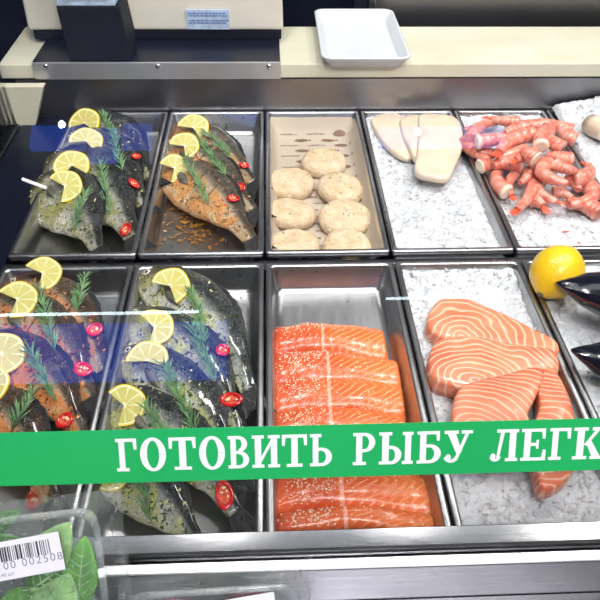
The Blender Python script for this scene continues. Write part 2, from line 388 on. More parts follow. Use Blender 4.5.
# front rail
bm = bmesh.new(); box(bm, (-.52, .3085, .8012), (1.15, .332, .8052)); bevel(bm, .0008)
rail = link('steel_rail', bm, M['steel']); tag(rail, 'upper brushed steel rail along the front of the display case', 'rail')
bm = bmesh.new(); box(bm, (-.52, .2925, .60), (1.15, .3055, .7985)); bevel(bm, .002)
rail2 = link('steel_fascia', bm, M['steel_dull']); tag(rail2, 'lower steel step and front face below the glass of the case', 'rail')
struct(boxo('trim_8', (-.52, .3085, .60), (1.15, .3125, .8005), M['steel_dark']))
struct(boxo('trim_5', (-.52, -.02, .66), (1.15, .2915, .722), M['steel_dark']))           # front shelf
struct(boxo('trim_6', (-.52, .0, 0), (1.15, 1.5, .60), M['grey_wall']))
struct(boxo('trim_7', (-.50, .775, .70), (1.15, .797, .786), M['steel_dark']))           # cross bar between rows
# counter board
bm = bmesh.new(); box(bm, (-.525, 1.280, .8705), (1.15, 1.484, .8985)); bevel(bm, .002)
board = link('counter_board', bm, M['board']); tag(board, 'thick cream plastic cutting board running along the back of the display case', 'board')
br = prism('bracket', [(-.523, .8695), (-.435, .8695), (-.485, .757), (-.500, .757)], 'y', 1.243, 1.262, M['board'])
tag(br, 'cream tapered end bracket under the left end of the board', 'bracket')
# things behind the board
bm = bmesh.new(); box(bm, (.26, 1.565, .60), (1.15, 1.59, 1.25))
o = link('backsplash', bm, M['steel_wall']); tag(o, 'dull steel upright panel behind the cream board on the right', 'panel')
bm = bmesh.new(); box(bm, (.243, 1.556, .60), (.259, 1.59, 1.25)); bevel(bm, .002)
o = link('steel_post', bm, M['steel']); tag(o, 'narrow bright steel upright between dark gap and steel panel', 'post')
o = boxo('dark_cabinet', (-.90, 1.75, 0), (.235, 2.2, 1.12), M['black_gloss'], bv=.004); tag(o, 'dark cabinet standing behind the white scale and foam tray', 'cabinet')
#, bm, M['label_white']); tag(o, 'small pale card on the dark cabinet above the foam tray', 'card')
# reflections of the shop behind the customer
def sign(a, b, label, m='blue_sign'):
    o = boxo('lit_sign', a, b, M[m]); tag(o, label, 'sign'); return o
sign((-3.0, -3.14, 1.60), (-.30, -3.10, 1.98), 'long blue lit sign low on the wall behind the customer')
for i, (x0, x1, za, zb) in enumerate(((-1.32, -1.02, 2.74, 2.88), (-1.0, -.84, 2.66, 2.86), (-.82, -.66, 2.74, 2.89))):
    o = boxo('lit_sign', (x0, -2.24, za), (x1, -2.20, zb), M['blue_sign']); tag(o, ('left', 'middle', 'right')[i]+' one of three small blue lit panels hung high behind the customer', 'sign')
o = boxo('lit_sign', (.62, -2.24, 2.74), (1.34, -2.20, 2.86), M['blue_sign']); tag(o, 'single small blue lit panel hung high on the right behind the customer', 'sign')
o = boxo('tube_lamp', (-3.0, -3.08, 2.03), (-.48, -3.06, 2.045), M['tube']); tag(o, 'thin white tube lamp above the long blue sign', 'lamp')
o = boxo('tube_lamp', (.75, -3.08, 2.10), (1.65, -3.06, 2.112), M['tube']); tag(o, 'short thin white tube lamp on the right of the wall', 'lamp')
def ball(name, c, r, m, parent=None, u=16, v=10, sc=(1, 1, 1)):
    bm = bmesh.new(); bmesh.ops.create_uvsphere(bm, u_segments=u, v_segments=v, radius=1)
    for x in bm.verts: x.co = V((x.co.x*r*sc[0], x.co.y*r*sc[1], x.co.z*r*sc[2]))+V(c)
    return link(name, bm, m, parent, True)
for (x, z, lb) in ((-1.14, 2.86, 'small round spot lamp above the left blue panels'), (.83, 2.80, 'small round spot lamp above the right blue panel')):
    tag(ball('spot_lamp', (x, -2.16, z), .02, M['spot']), lb, 'lamp')
# ================================================================== TRAYS
def tray(x0, x1, y0, y1, label, depth=.045):
    bm = bmesh.new(); g = .0022; fl = .0065; sl = .007; t_ = .0012; rc = .012
    def loop(ix, z, rr):
        pts = []
        ax0, ax1, ay0, ay1 = x0+ix, x1-ix, y0+ix, y1-ix
        for (cx, cy, a0) in ((ax1-rr, ay1-rr, 0), (ax0+rr, ay1-rr, 90), (ax0+rr, ay0+rr, 180), (ax1-rr, ay0+rr, 270)):
            for k in range(5):
                a = R(a0+k*22.5); pts.append(bm.verts.new((cx+rr*cos(a), cy+rr*sin(a), z)))
        return pts
    L = [loop(g, RIM-.009, .004), loop(g, RIM-.001, .004), loop(g+.0012, RIM, .004), loop(g+fl, RIM, .007), loop(g+fl+.001, RIM-.0015, .007), loop(g+fl+sl*.9, RIM-depth+.008, .012),
         loop(g+fl+sl+.003, RIM-depth+.002, .012), loop(g+fl+sl+.009, RIM-depth, .010)]
    n = len(L[0])
    for a, b in zip(L, L[1:]):
        for k in range(n): bm.faces.new((a[k], a[(k+1) % n], b[(k+1) % n], b[k]))
    bm.faces.new(L[-1])
    bmesh.ops.recalc_face_normals(bm, faces=bm.faces)
    for f in bm.faces: f.smooth = True
    o = link('steel_tray', bm, M['steel_tray']); tag(o, label, 'tray', 'steel trays of the display')
    s = o.modifiers.new('thick', 'SOLIDIFY'); s.thickness = t_; s.offset = 0
    return o
BF, BB = .797, 1.277; FF, FB = .316, .776
tl = {0: 'dark-lit steel tray of herb marinated bream in the back row, far left', 1: 'steel tray with three golden spiced fish', 2: 'steel tray lined with printed paper under fish patties',
      3: 'steel tray of ice under white squid pieces', 4: 'steel tray of ice under pink shrimps', 5: 'steel tray of heaped ice at the back right corner'}
for i in range(6): tray(-.4+.2*i, -.2+.2*i, BF, BB, tl[i])
fl_ = {0: 'steel tray of orange spiced fish in the front left corner', 1: 'steel tray of green herbed sea bass in the front row', 2: 'steel tray of sesame salmon fillets',
       3: 'steel tray of ice under marbled salmon cuts'}
for i in range(4): tray(-.4+.2*i, -.2+.2*i, FF, FB, fl_[i])
tray(.4, .8, FF, FB, 'steel tray of ice with whole lemon and dark fish at right edge')
# ================================================================== ICE
def ice(x0, x1, y0, y1, zfun, label, nchunk=900, seed=0):
    rnd = random.Random(seed); bm = bmesh.new(); st = .0042
    nx = int((x1-x0)/st); ny = int((y1-y0)/st); G = []
    for j in range(ny+1):
        row = []
        for i in range(nx+1):
            x = x0+(x1-x0)*i/nx; y = y0+(y1-y0)*j/ny; p = V((x, y, seed))
            e = min(x-x0, x1-x, y-y0, y1-y)
            z = zfun(x, y)+.005*noise.noise(p*26)+.003*noise.noise(p*75)+.0022*noise.noise(p*170)-(.006 if e < .002 else 0)-.004*max(0, 1-e/.01)
            row.append(bm.verts.new((x, y, z)))
        G.append(row)
    for j in range(ny):
        for i in range(nx): bm.faces.new((G[j][i], G[j][i+1], G[j+1][i+1], G[j+1][i]))
    me = bmesh.new()
    for _ in range(nchunk):
        x = rnd.uniform(x0+.004, x1-.004); y = rnd.uniform(y0+.004, y1-.004); p = V((x, y, seed))
        z = zfun(x, y)+.006*noise.noise(p*28)+.0045*noise.noise(p*75)
        s = rnd.uniform(.001, .0028) if rnd.random() < .95 else rnd.uniform(.004, .0065)
        vs = [V((rnd.gauss(0, 1), rnd.gauss(0, 1), rnd.gauss(0, .6))).normalized()*s*rnd.uniform(.7, 1.2)+V((x, y, z-s*.15)) for _ in range(7)]
        b = [bm.verts.new(q) for q in vs]
        r = bmesh.ops.convex_hull(bm, input=b)
        un = [e for e in r['geom_unused'] if isinstance(e, bmesh.types.BMVert)]
        if un: bmesh.ops.delete(bm, geom=un, context='VERTS')
    me.free()
    o = link('crushed_ice', bm, M['ice']); tag(o, label, 'ice', None, 'stuff'); return o
def inset(i0, i1, row):
    a, b = (BF, BB) if row else (FF, FB)
    return (-.4+.2*i0+.0095, -.4+.2*i1-.0095, a+.0095, b-.0095)
ice(*inset(3, 4, 1), lambda x, y: .785+.010*max(0, (y-1.1)/.17), 'bed of crushed ice below the white squid', 1500, 1)
ice(*inset(4, 5, 1), lambda x, y: .783+.012*max(0, (y-1.0)/.25), 'bed of crushed ice below the pink shrimps', 1500, 2)
ice(*inset(5, 6, 1), lambda x, y: .790+.050*max(0, min(1, (y-.95)/.3))*(1-abs(x-.72)/.25), 'tall heap of crushed ice in the back right corner tray', 1500, 3)
ice(*inset(3, 4, 0), lambda x, y: .784+.010*max(0, (y-.68)/.09), 'bed of crushed ice below the marbled salmon cuts', 1700, 4)
x0, x1, y0, y1 = inset(4, 6, 0)
ice(x0, x1, y0, y1, lambda x, y: .786+.014*max(0, (y-.66)/.12), 'bed of crushed ice around the dark fish beside the lemon', 2400, 5)
# ================================================================== FISH
PROF = {
 'bass':  ([(0, .012), (.05, .055), (.12, .088), (.24, .122), (.40, .135), (.56, .120), (.72, .084), (.86, .046), (1, .034)], .48),
 'bream': ([(0, .020), (.05, .080), (.12, .135), (.24, .190), (.40, .205), (.56, .180), (.72, .120), (.86, .060), (1, .042)], .36),
 'snout': ([(0, .004), (.04, .026), (.12, .060), (.24, .088), (.40, .105), (.56, .105), (.72, .090), (.86, .060), (1, .034)], .75),
}
M['mar_g'] = plain('green_marinade', (.045, .06, .012), .35, vary=.5, vscale=300, coat=.4)
M['mar_y'] = plain('yellow_marinade', (.50, .46, .20), .35, vary=.3, vscale=300, coat=.4)
M['mar_r'] = plain('red_marinade', (.20, .035, .008), .3, vary=.5, vscale=300, coat=.4)
M['mar_o'] = plain('orange_marinade', (.62, .24, .05), .3, vary=.4, vscale=300, coat=.4)
def mkey(m): return {v.name: k for k, v in M.items()}[m.name]
def fish(name, head, tail, z, prof, m, label, group, bend=.05, roll=20, wide=1.0, dz=0.0, fins=True, lift=0.0):
    H = at(head[0], head[1], z); T = at(tail[0], tail[1], z+lift)
    d = T-H; L = d.length
    X = d.normalized(); Z0 = V((0, 0, 1)); Y0 = Z0.cross(X).normalized(); Z1 = X.cross(Y0)
    q = Matrix.Rotation(R(roll), 3, X)     # raises the dorsal (+y) edge
    Y = q @ Y0; Z = q @ Z1
    m4 = Matrix((X, Y, Z)).transposed().to_4x4(); m4.translation = H
    e = empty(name, H, label, 'fish', group, m4)
    tab, tk = PROF[prof]; BL = .87*L
    nu, nv = 46, 22
    sd = random.random()*50
    def cl(u):  # centre line
        s = u*.87; return V((s*L, bend*L*4*s*(1-s), 0))
    def tang(u):
        a = cl(min(1.05, u+.02)); b = cl(u-.02); return (a-b).normalized()
    bm = bmesh.new(); uvl = bm.loops.layers.uv.new('UVMap'); rings = []
    for i in range(nu+1):
        u = i/nu; h = interp(tab, u)*L*wide; tt = interp(tab, u)*L*tk
        tt *= 1+.10*math.exp(-((u-.17)/.05)**2)-.10*math.exp(-((u-.235)/.012)**2)
        c = cl(u); tg = tang(u); nr = V((-tg.y, tg.x, 0)); ring = []
        for k in range(nv):
            a = 2*pi*k/nv; ca, sa = cos(a), sin(a)
            yy = h*ca*(1.0 if ca > 0 else 1.0+.08*sin(pi*u)); zz = tt*(abs(sa)**.8)*(1 if sa >= 0 else -1)
            p = c+nr*yy+V((0, 0, zz)); p += V((0, 0, .0018*noise.noise(V((u*9+sd, k*.5, 0)))))
            ring.append((bm.verts.new(p), u, (ca+1)/2))
        rings.append(ring)
    def face(vs):
        f = bm.faces.new([x[0] for x in vs]); f.smooth = True
        for lp, x in zip(f.loops, vs): lp[uvl].uv = (x[1], x[2])
    for i in range(nu):
        for k in range(nv): face((rings[i][k], rings[i+1][k], rings[i+1][(k+1) % nv], rings[i][(k+1) % nv]))
    face(rings[0]); face(rings[-1][::-1])
    bmesh.ops.recalc_face_normals(bm, faces=bm.faces)
    link('body', bm, m, e)
    if fins:
        # tail fin
        c = cl(1.0); tg = tang(1.0); nr = V((-tg.y, tg.x, 0)); h0 = tab[-1][1]*L*wide
        bm = bmesh.new(); fan = []
        for j in range(9):
            s = j/8*2-1; ln = .13*L*(.62+.38*abs(s)); a = c-tg*.012*L+nr*h0*.85*s; b = c+tg*ln+nr*(h0+.042*L)*s
            fan.append((a, (a+b)/2+V((0, 0, .002*(j % 2))), b+V((0, 0, .002*(j % 2)))))
        for zz in (1, -1):
            vv = [[bm.verts.new(p+V((0, 0, zz*w_))) for p, w_ in zip(r_, (.0035, .0015, .0006))] for r_ in fan]
            for j in range(8):
                for k in range(2): bm.faces.new((vv[j][k], vv[j][k+1], vv[j+1][k+1], vv[j+1][k]))
        bmesh.ops.recalc_face_normals(bm, faces=bm.faces)
        link('tail_fin', bm, M['fin'], e, True)
        bm = bmesh.new(); up = []; n_ = 15
        for j in range(n_):
            u = .34+.40*j/(n_-1); c = cl(u); tg = tang(u); nr = V((-tg.y, tg.x, 0)); h = interp(tab, u)*L*wide
            up.append((c+nr*(h-.003), c+nr*(h+(.004+.0015*(j % 2))*sin(pi*(j+.6)/n_))+tg*.006))
        for zz in (.0014, -.0014):
            vv = [(bm.verts.new(a+V((0, 0, zz))), bm.verts.new(b+V((0, 0, zz*.3)))) for a, b in up]
            for j in range(n_-1): bm.faces.new((vv[j][0], vv[j][1], vv[j+1][1], vv[j+1][0]))
        link('dorsal_fin', bm, M['fin'], e)
        # pectoral fin on the upper side
        u = .27; c = cl(u); tg = tang(u); nr = V((-tg.y, tg.x, 0)); tt = interp(tab, u)*L*tk
        bm = bmesh.new(); base = c+nr*(-.02*L)+V((0, 0, tt*1.0)); tip = base+tg*.13*L-nr*.035*L+V((0, 0, .001)); pv = []
        for j in range(7):
            s = j/6; wd = sin(pi*min(1, s*.9+.08))*.022*L; cc = base.lerp(tip, s)+V((0, 0, .002*sin(pi*s)))
            pv.append((bm.verts.new(cc+nr*wd), bm.verts.new(cc+V((0, 0, .0012))), bm.verts.new(cc-nr*wd)))
        for j in range(6):
            for k in range(2): bm.faces.new((pv[j][k], pv[j+1][k], pv[j+1][k+1], pv[j][k+1]))
        f_ = link('pectoral_fin', bm, M['fin_pale'], e, True)
        sm = f_.modifiers.new('t', 'SOLIDIFY'); sm.thickness = .0008
    if not fins: return e
    # bits of marinade stuck to the upper side
    cols = {'herb': ('mar_g', 'mar_y'), 'herb_dark': ('mar_g', 'mar_y')}.get(mkey(m), ('mar_r', 'mar_o'))
    bm = bmesh.new(); rr = random.Random(int(head[0]*31+head[1]))
    for _ in range(230):
        u = rr.uniform(.06, .93); a = rr.gauss(1.75, .62)
        if noise.noise(V((u*6+sd, a*2, 1))) < -.12 or not .35 < a < 2.95: continue
        h = interp(tab, u)*L*wide; tt2 = interp(tab, u)*L*tk; c = cl(u); tg = tang(u); nr = V((-tg.y, tg.x, 0))
        p = c+nr*h*cos(a)+V((0, 0, tt2*abs(sin(a))**.8)); s_ = rr.uniform(.0009, .0024); mi = 1 if rr.random() < .45 else 0
        vs = [bm.verts.new(p+V((rr.gauss(0, s_), rr.gauss(0, s_), rr.uniform(-.0004, .0011)))) for _ in range(5)]
        g = bmesh.ops.convex_hull(bm, input=vs)
        for x in g['geom']:
            if isinstance(x, bmesh.types.BMFace): x.material_index = mi
    mo = link('marinade', bm, [M[k] for k in cols], e); mo['kind'] = 'stuff'
    # eye
    u = .085; c = cl(u); tg = tang(u); nr = V((-tg.y, tg.x, 0)); h = interp(tab, u)*L*wide; tt = interp(tab, u)*L*tk
    er = .019*L; ec = c+nr*h*.30+V((0, 0, tt*.86))
    ey = ball('eye', ec, er, M['eye_w'], e, 14, 8, (1, 1, .45))
    ball('pupil', ec+V((0, 0, er*.22)), er*.55, M['eye_b'], ey, 12, 8, (1, 1, .5))
    return e
GA = 'herb marinated bream in the back left tray'; GB = 'golden spiced fish in the middle back tray'
GC = 'orange spiced fish in the front left tray'; GD = 'herbed sea bass in the second front tray'
def many(kind, lst, z, prof, m, grp):
    for it in lst:
        h, t_, bend, roll, wide, lb = it[:6]; zz = z+(it[6] if len(it) > 6 else 0)
        fish(kind, h, t_, zz, prof, m, lb, grp, bend, roll, wide)
many('bream', [
 ((72, 122), (160, 192), .06, 20, .9, 'herbed bream farthest back in the left tray, under the rearmost lemon slice'),
 ((62, 140), (152, 222), .07, 20, .9, 'herbed bream second from the back wall, red chili near its tail'),
 ((48, 158), (140, 258), .08, 20, .95, 'herbed bream third from the back, long rosemary sprig along its flank'),
 ((34, 182), (100, 268), .10, 24, 1.0, 'herbed bream nearest the front in the back left tray, white plastic stick at its head'),
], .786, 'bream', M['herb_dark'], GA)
many('spiced_fish', [
 ((172, 126), (262, 196), .06, 18, .95, 'golden spiced fish farthest back of the three, mostly hidden'),
 ((159, 145), (264, 226), .06, 18, 1.0, 'golden spiced fish in the middle of the three'),
 ((157, 163), (262, 258), .06, 18, 1.08, 'golden spiced fish nearest the front, fully visible with silver tail'),
], .782, 'bass', M['gold'], GB)
many('spiced_fish', [
 ((2, 286), (108, 398), .13, 18, 1.12, 'orange spiced fish farthest back in the front left tray, below the rear tray edge'),
 ((-22, 305), (97, 428), .12, 18, 1.14, 'orange spiced fish second from the back of the front left tray'),
 ((-38, 345), (92, 470), .12, 18, 1.14, 'dark backed orange spiced fish third from the back, chili ring just above the green strip'),
 ((-55, 392), (62, 530), .10, 18, 1.2, 'dark spiced fish at the left edge running under the green strip'),
], .786, 'bass', M['spice'], GC)
many('sea_bass', [
 ((134, 276), (257, 424), .12, 20, 1.0, 'herbed sea bass farthest back, head by the tray corner, silver tail at right'),
 ((122, 315), (248, 468), .11, 20, 1.02, 'herbed sea bass second from the back, chili ring on its tail end'),
 ((116, 352), (246, 505), .10, 20, 1.02, 'herbed sea bass in the middle of the five, thick rosemary sprig on it'),
 ((98, 395), (252, 545), .09, 20, 1.02, 'herbed sea bass fourth from the back, crossing under the green strip'),
 ((90, 455), (215, 575), .08, 20, 1.2, 'herbed sea bass nearest the front rail below the green strip'),
], .784, 'bass', M['herb'], GD)
# dark fish on ice
fish('dark_fish', (556, 283), (880, 352), .845, 'snout', M['black_fish'], 'glossy black pointed fish snout just right of the whole lemon', 'dark whole fish on the right ice bed', .0, 10, 1.18, fins=False)
fish('dark_fish', (571, 350), (900, 440), .825, 'snout', M['black_fish'], 'glossy black pointed fish snout below the other, at the right edge', 'dark whole fish on the right ice bed', .0, 10, 1.18, fins=False)
update()
# ================================================================== TOPPINGS
def lemon_slice(px, py, r_px, a0, span, label, group, tilt=None, up=.0085):
    loc, nor = hit(px, py)
    n = (nor*.35+V((0, 0, 1))*.25+(CP-loc).normalized()*.45).normalized()
    r = r_px*(loc-CP).length/F*1.08
    m4 = frame(loc+n*up, V((1, 0, 0)), n)
    e = empty('lemon_slice', loc, label, 'lemon slice', group, m4); e.rotation_euler.rotate_axis('Z', 0)
    th = .0032; full = span >= 359; ns = max(8, int(span/8))
    A = [R(a0+span*i/ns) for i in range(ns+(0 if full else 1))]
    def disk(r0, r1, z0, z1, name, m, par, uv=False):
        bm = bmesh.new(); uvl = bm.loops.layers.uv.new('UVMap'); rows = []
        for a in A:
            w_ = 1+.02*sin(5*a+px)
            rows.append([(V((cos(a)*q*w_, sin(a)*q*w_, zz)), a*9/(2*pi), q/r) for q, zz in ((r0, z1), (r1, z1), (r1, z0), (r0, z0))])
        N = len(rows)
        vs = [[bm.verts.new(x[0]) for x in rw] for rw in rows]
        for i in range(N if full else N-1):
            j = (i+1) % N
            for k in range(4):
                f = bm.faces.new((vs[i][k], vs[i][(k+1) % 4], vs[j][(k+1) % 4], vs[j][k]))
                da = 9 if j == 0 else 0
                U = [(rows[i][k][1], rows[i][k][2]), (rows[i][(k+1) % 4][1], rows[i][(k+1) % 4][2]), (rows[j][(k+1) % 4][1]+da, rows[j][(k+1) % 4][2]), (rows[j][k][1]+da, rows[j][k][2])]
                for lp, q in zip(f.loops, U): lp[uvl].uv = q
        if not full:
            bm.faces.new(vs[0]); bm.faces.new(vs[-1][::-1])
        bmesh.ops.remove_doubles(bm, verts=bm.verts, dist=1e-6)
        bmesh.ops.recalc_face_normals(bm, faces=bm.faces)
        return link(name, bm, m, par)
    disk(.0004, r*.86, 0, th, 'flesh', M['lemon_flesh'], e)
    disk(r*.86, r*.935, 0, th+.0002, 'pith', M['lemon_pith'], e)
    disk(r*.935, r, 0, th, 'rind', M['lemon_rind'], e)
    return e
GL = 'lemon slices laid on the fish'
for a in [
 (87, 126, 14, -40, 230, 'lemon slice farthest back of four in the back left tray'),
 (87, 145, 14, -50, 240, 'lemon slice second from the back in the back left tray'),
 (73, 169, 15, -30, 270, 'lemon slice third from the back in the back left tray, beside the white stick'),
 (66, 189, 15, -95, 245, 'lemon slice nearest the front in the back left tray'),
 (194, 131, 14, -60, 230, 'lemon slice on the rearmost golden fish'),
 (185, 149, 13.5, -80, 250, 'lemon slice on the middle golden fish'),
 (175, 171, 13.5, -100, 260, 'lemon slice on the nearest golden fish'),
 (44, 277, 16, -95, 250, 'lemon slice with thick orange-yellow rind, rearmost in the front left tray'),
 (19, 303, 17, -100, 255, 'lemon slice second from the back in the front left tray'),
 (3, 357, 19, -110, 330, 'lemon slice cut by left edge, on the third orange spiced fish'),
 (-13, 388, 19, -110, 330, 'sliver of lemon at left edge, on the dark fish above the green strip'),
 (172, 289, 18, -70, 235, 'lemon slice rearmost in the second front tray'),
 (155, 331, 18, -100, 235, 'round lemon slice second from the back in the second front tray'),
 (149, 364, 19, -20, 200, 'lemon slice third from the back, half under rosemary'),
 (125, 408, 19, -100, 240, 'lemon slice just above the green strip beside the tray edge'),
 (114, 474, 17, -120, 290, 'lemon slice peeking out below the green strip')]:
    lemon_slice(*a, GL)
update()
def rosemary(p0, p1, label, group, dens=1.0, ln=.012, rnd=random):
    A, nA = hit(*p0); B, nB = hit(*p1)
    mid, nM = hit((p0[0]+p1[0])/2, (p0[1]+p1[1])/2)
    # rest on the surface, never dip below
    A = A+V((0, 0, .003)); B = B+V((0, 0, .003)); mid = mid+V((0, 0, .005))
    L = (B-A).length; e = empty('rosemary_sprig', A, label, 'rosemary', group)
    def P(s): return ((A*(1-s)**2+(mid*2-(A+B)/2)*2*s*(1-s)+B*s*s)-A)
    bm = bmesh.new(); pts = [P(i/10) for i in range(11)]; tube(bm, pts, [.0010-.0005*i/10 for i in range(11)], 6)
    link('stem', bm, M['stem'], e, True)
    bm = bmesh.new(); n = int(L/.0024*dens)
    for i in range(n):
        s = .06+.94*i/n; p = P(s); d = (P(min(1, s+.03))-P(s-.03)).normalized()
        a = rnd.uniform(0, pi)*(1 if i % 2 else -1)*1.0
        side = d.cross(V((0, 0, 1))).normalized(); upv = side.cross(d)*-1
        if upv.z < 0: upv = -upv
        out = (side*cos(a)*1.0+upv*abs(sin(a))*.55).normalized()
        dr = (d*-1.0*rnd.uniform(.9, 1.5)+out*rnd.uniform(.45, .95)).normalized()   # needles sweep towards the tip p0
        l = ln*1.75*rnd.uniform(.7, 1.3); wv_ = dr.cross(V((0, 0, 1))).normalized()*.00105; hv = V((0, 0, .0008))
        q0 = p; q1 = p+dr*l*.5+V((0, 0, .001)); q2 = p+dr*l
        v0 = [bm.verts.new(q0+wv_*.5), bm.verts.new(q0+hv), bm.verts.new(q0-wv_*.5)]
        v1 = [bm.verts.new(q1+wv_), bm.verts.new(q1+hv), bm.verts.new(q1-wv_)]
        v2 = bm.verts.new(q2)
        for k in range(2):
            bm.faces.new((v0[k], v0[k+1], v1[k+1], v1[k])); bm.faces.new((v1[k], v1[k+1], v2))
        bm.faces.new((v0[0], v1[0], v1[2], v0[2])); bm.faces.new((v1[0], v2, v1[2]))
    link('needles', bm, M['needle'], e)
    return e
GR = 'rosemary sprigs laid on the fish'
for a in [
 ((102, 114), (118, 143), 'dim rosemary sprig farthest back in the back left tray'),
 ((113, 140), (123, 172), 'rosemary sprig second from the back in the back left tray'),
 ((101, 164), (110, 216), 'long rosemary sprig third from the back in the back left tray'),
 ((86, 192), (74, 234), 'rosemary sprig on the frontmost bream of the back left tray'),
 ((205, 133), (232, 160), 'rosemary sprig on the rearmost golden fish'),
 ((199, 141), (226, 178), 'rosemary sprig on the middle golden fish'),
 ((186, 160), (209, 206), 'rosemary sprig on the nearest golden fish'),
 ((86, 277), (77, 314), 'rosemary sprig at far right back of the front left tray'),
 ((38, 288), (56, 352), 'long bluish rosemary sprig second from the back in the front left tray'),
 ((28, 348), (58, 404), 'rosemary sprig on the third orange spiced fish'),
 ((36, 392), (12, 432), 'rosemary sprig just above the green strip on the left'),
 ((191, 292), (206, 345), 'rosemary sprig on the rearmost sea bass of the second front tray'),
 ((191, 326), (216, 384), 'rosemary sprig on the second sea bass from the back'),
 ((162, 364), (198, 436), 'thick rosemary sprig beside the third lemon slice'),
 ((146, 408), (172, 448), 'short rosemary sprig poking above the green strip'),
 ((136, 470), (152, 524), 'dense rosemary sprig below the green strip by the front rail')]:
    rosemary(*a, GR, 1.15)
def chili(px, py, r_px, label, ang=0, el=1.35):
    loc, nor = hit(px, py); n = (nor*.6+V((0, 0, 1))*.4).normalized(); r = r_px*(loc-CP).length/F
    m4 = frame(loc+n*.0022, V((cos(R(ang)), sin(R(ang)), 0)), n)
    e = empty('chili_slice', loc, label, 'chili slice', 'red chili slices on the fish', m4)
    bm = bmesh.new(); N = 22; K = 8; rr = r*.2; rg = []
    for i in range(N):
        a = 2*pi*i/N; ring = []
        for k in range(K):
            b = 2*pi*k/K; q = r-rr+rr*cos(b)
            ring.append(bm.verts.new((cos(a)*q*el*(1+.05*sin(3*a)), sin(a)*q, .0018+.0018*sin(b))))
        rg.append(ring)
    for i in range(N):
        for k in range(K): bm.faces.new((rg[i][k], rg[(i+1) % N][k], rg[(i+1) % N][(k+1) % K], rg[i][(k+1) % K]))
    link('skin', bm, M['chili'], e, True)
    bm = bmesh.new(); q = r*.66
    top = [bm.verts.new((cos(2*pi*i/N)*q*el, sin(2*pi*i/N)*q, .0012+.0004*sin(i*2))) for i in range(N)]; bm.faces.new(top)
    box(bm, (-q*el*.9, -r*.09, .0008), (q*el*.9, r*.09, .0024)); box(bm, (-r*.09, -q*.9, .0008), (r*.09, q*.9, .0024))
    link('inside', bm, M['chili_in'], e)
    bm = bmesh.new(); rn = random.Random(int(px*7+py))
    for _ in range(5):
        a = rn.uniform(0, 6.28); s = rn.uniform(.2, .5)*r; c = V((cos(a)*s*el, sin(a)*s, .0026))
        b2 = bmesh.ops.create_uvsphere(bm, u_segments=8, v_segments=6, radius=1)
        for x in b2['verts']: x.co = V((x.co.x*r*.17, x.co.y*r*.13, x.co.z*.0007))+c
    link('seeds', bm, M['seed'], e, True)
for a in [
 (136, 158, 4, 'tiny dim chili slice farthest back in the back left tray', 20, 1.2), (133, 185, 5.5, 'chili slice in the middle of the back left tray', -40, 1.3),
 (127, 231, 6, 'oval chili slice near the front rim of the back left tray', 80, 1.4),
 (244, 167, 4.5, 'chili slice on the rearmost golden fish', 0, 1.2), (239, 186, 5, 'chili slice on the middle golden fish', -20, 1.3), (233, 200, 5, 'chili slice on the nearest golden fish', -20, 1.3),
 (95, 331, 7.5, 'round chili ring with pink sheen, rearmost in the front left tray', 20, 1.1), (83, 371, 8, 'chili ring on the second orange spiced fish', -30, 1.25),
 (66, 422, 8, 'chili ring just above the green strip at left', 60, 1.1), (37, 497, 8, 'chili ring below the green strip beside the salad pack', 85, 1.7),
 (222, 352, 7, 'chili ring on the rearmost sea bass', 60, 1.25), (232, 401, 8, 'long oval chili slice on the tail of the second sea bass', -12, 1.5),
 (225, 496, 9, 'large seedy chili slice below the green strip', 100, 1.7)]:
    chili(*a)
# oily spice smears and herb flecks on the tray floor (loose crumbs)
def crumbs(name, pts, m, label, cat, s=.0015, zz=None):
    bm = bmesh.new(); rn = random.Random(len(pts))
    for p in pts:
        k = s*rn.uniform(.5, 1.4)
        vs = [bm.verts.new(p+V((rn.gauss(0, k), rn.gauss(0, k), rn.uniform(0, .0012)))) for _ in range(6)]
        bmesh.ops.convex_hull(bm, input=vs)
    o = link(name, bm, m); tag(o, label, cat, None, 'stuff'); return o
rn = random.Random(3)
M['smear'] = plain('spice_oil', (.30, .13, .02), .2, vary=.5, vscale=200, coat=.6)
crumbs('spice_crumbs', [at(rn.gauss(195, 17), rn.gauss(228, 13), .757) for _ in range(150)], M['smear'], 'orange spice crumbs and oil scattered on the floor of the golden fish tray', 'spice', .0022)
crumbs('herb_crumbs', [at(rn.uniform(205, 250), rn.uniform(296, 345), .757) for _ in range(14)], M['herbleaf'], 'green herb crumbs on the bare tray floor beside the rearmost sea bass', 'herbs', .0013)
update()
# ================================================================== PATTIES AND PAPER
bm = bmesh.new(); nx, ny = 24, 40; G = []
px0, px1, py0, py1 = .0095, .1905, BF+.010, BB-.010
def paper_z(x, y):
    ex = max(0, .020-min(x-px0, px1-x))/.020; ey = max(0, .024-min(y-py0+.004, py1-y))/.024
    return .7575+.036*max(ex**1.6, ey**1.4)+.0012*noise.noise(V((x*40, y*40, 2)))
for j in range(ny+1): G.append([bm.verts.new((px0+(px1-px0)*i/nx, py0+(py1-py0)*j/ny, paper_z(px0+(px1-px0)*i/nx, py0+(py1-py0)*j/ny))) for i in range(nx+1)])
for j in range(ny):
    for i in range(nx): bm.faces.new((G[j][i], G[j][i+1], G[j+1][i+1], G[j+1][i]))
paper = link('tray_paper', bm, M['paper'], None, True); tag(paper, 'beige wrapping paper printed with fish drawings lining the patty tray', 'paper')
bm = bmesh.new(); rn = random.Random(5)
def pv(x, y): return bm.verts.new((x, y, paper_z(x, y)+.0012))
row = 0; y = py0+.02
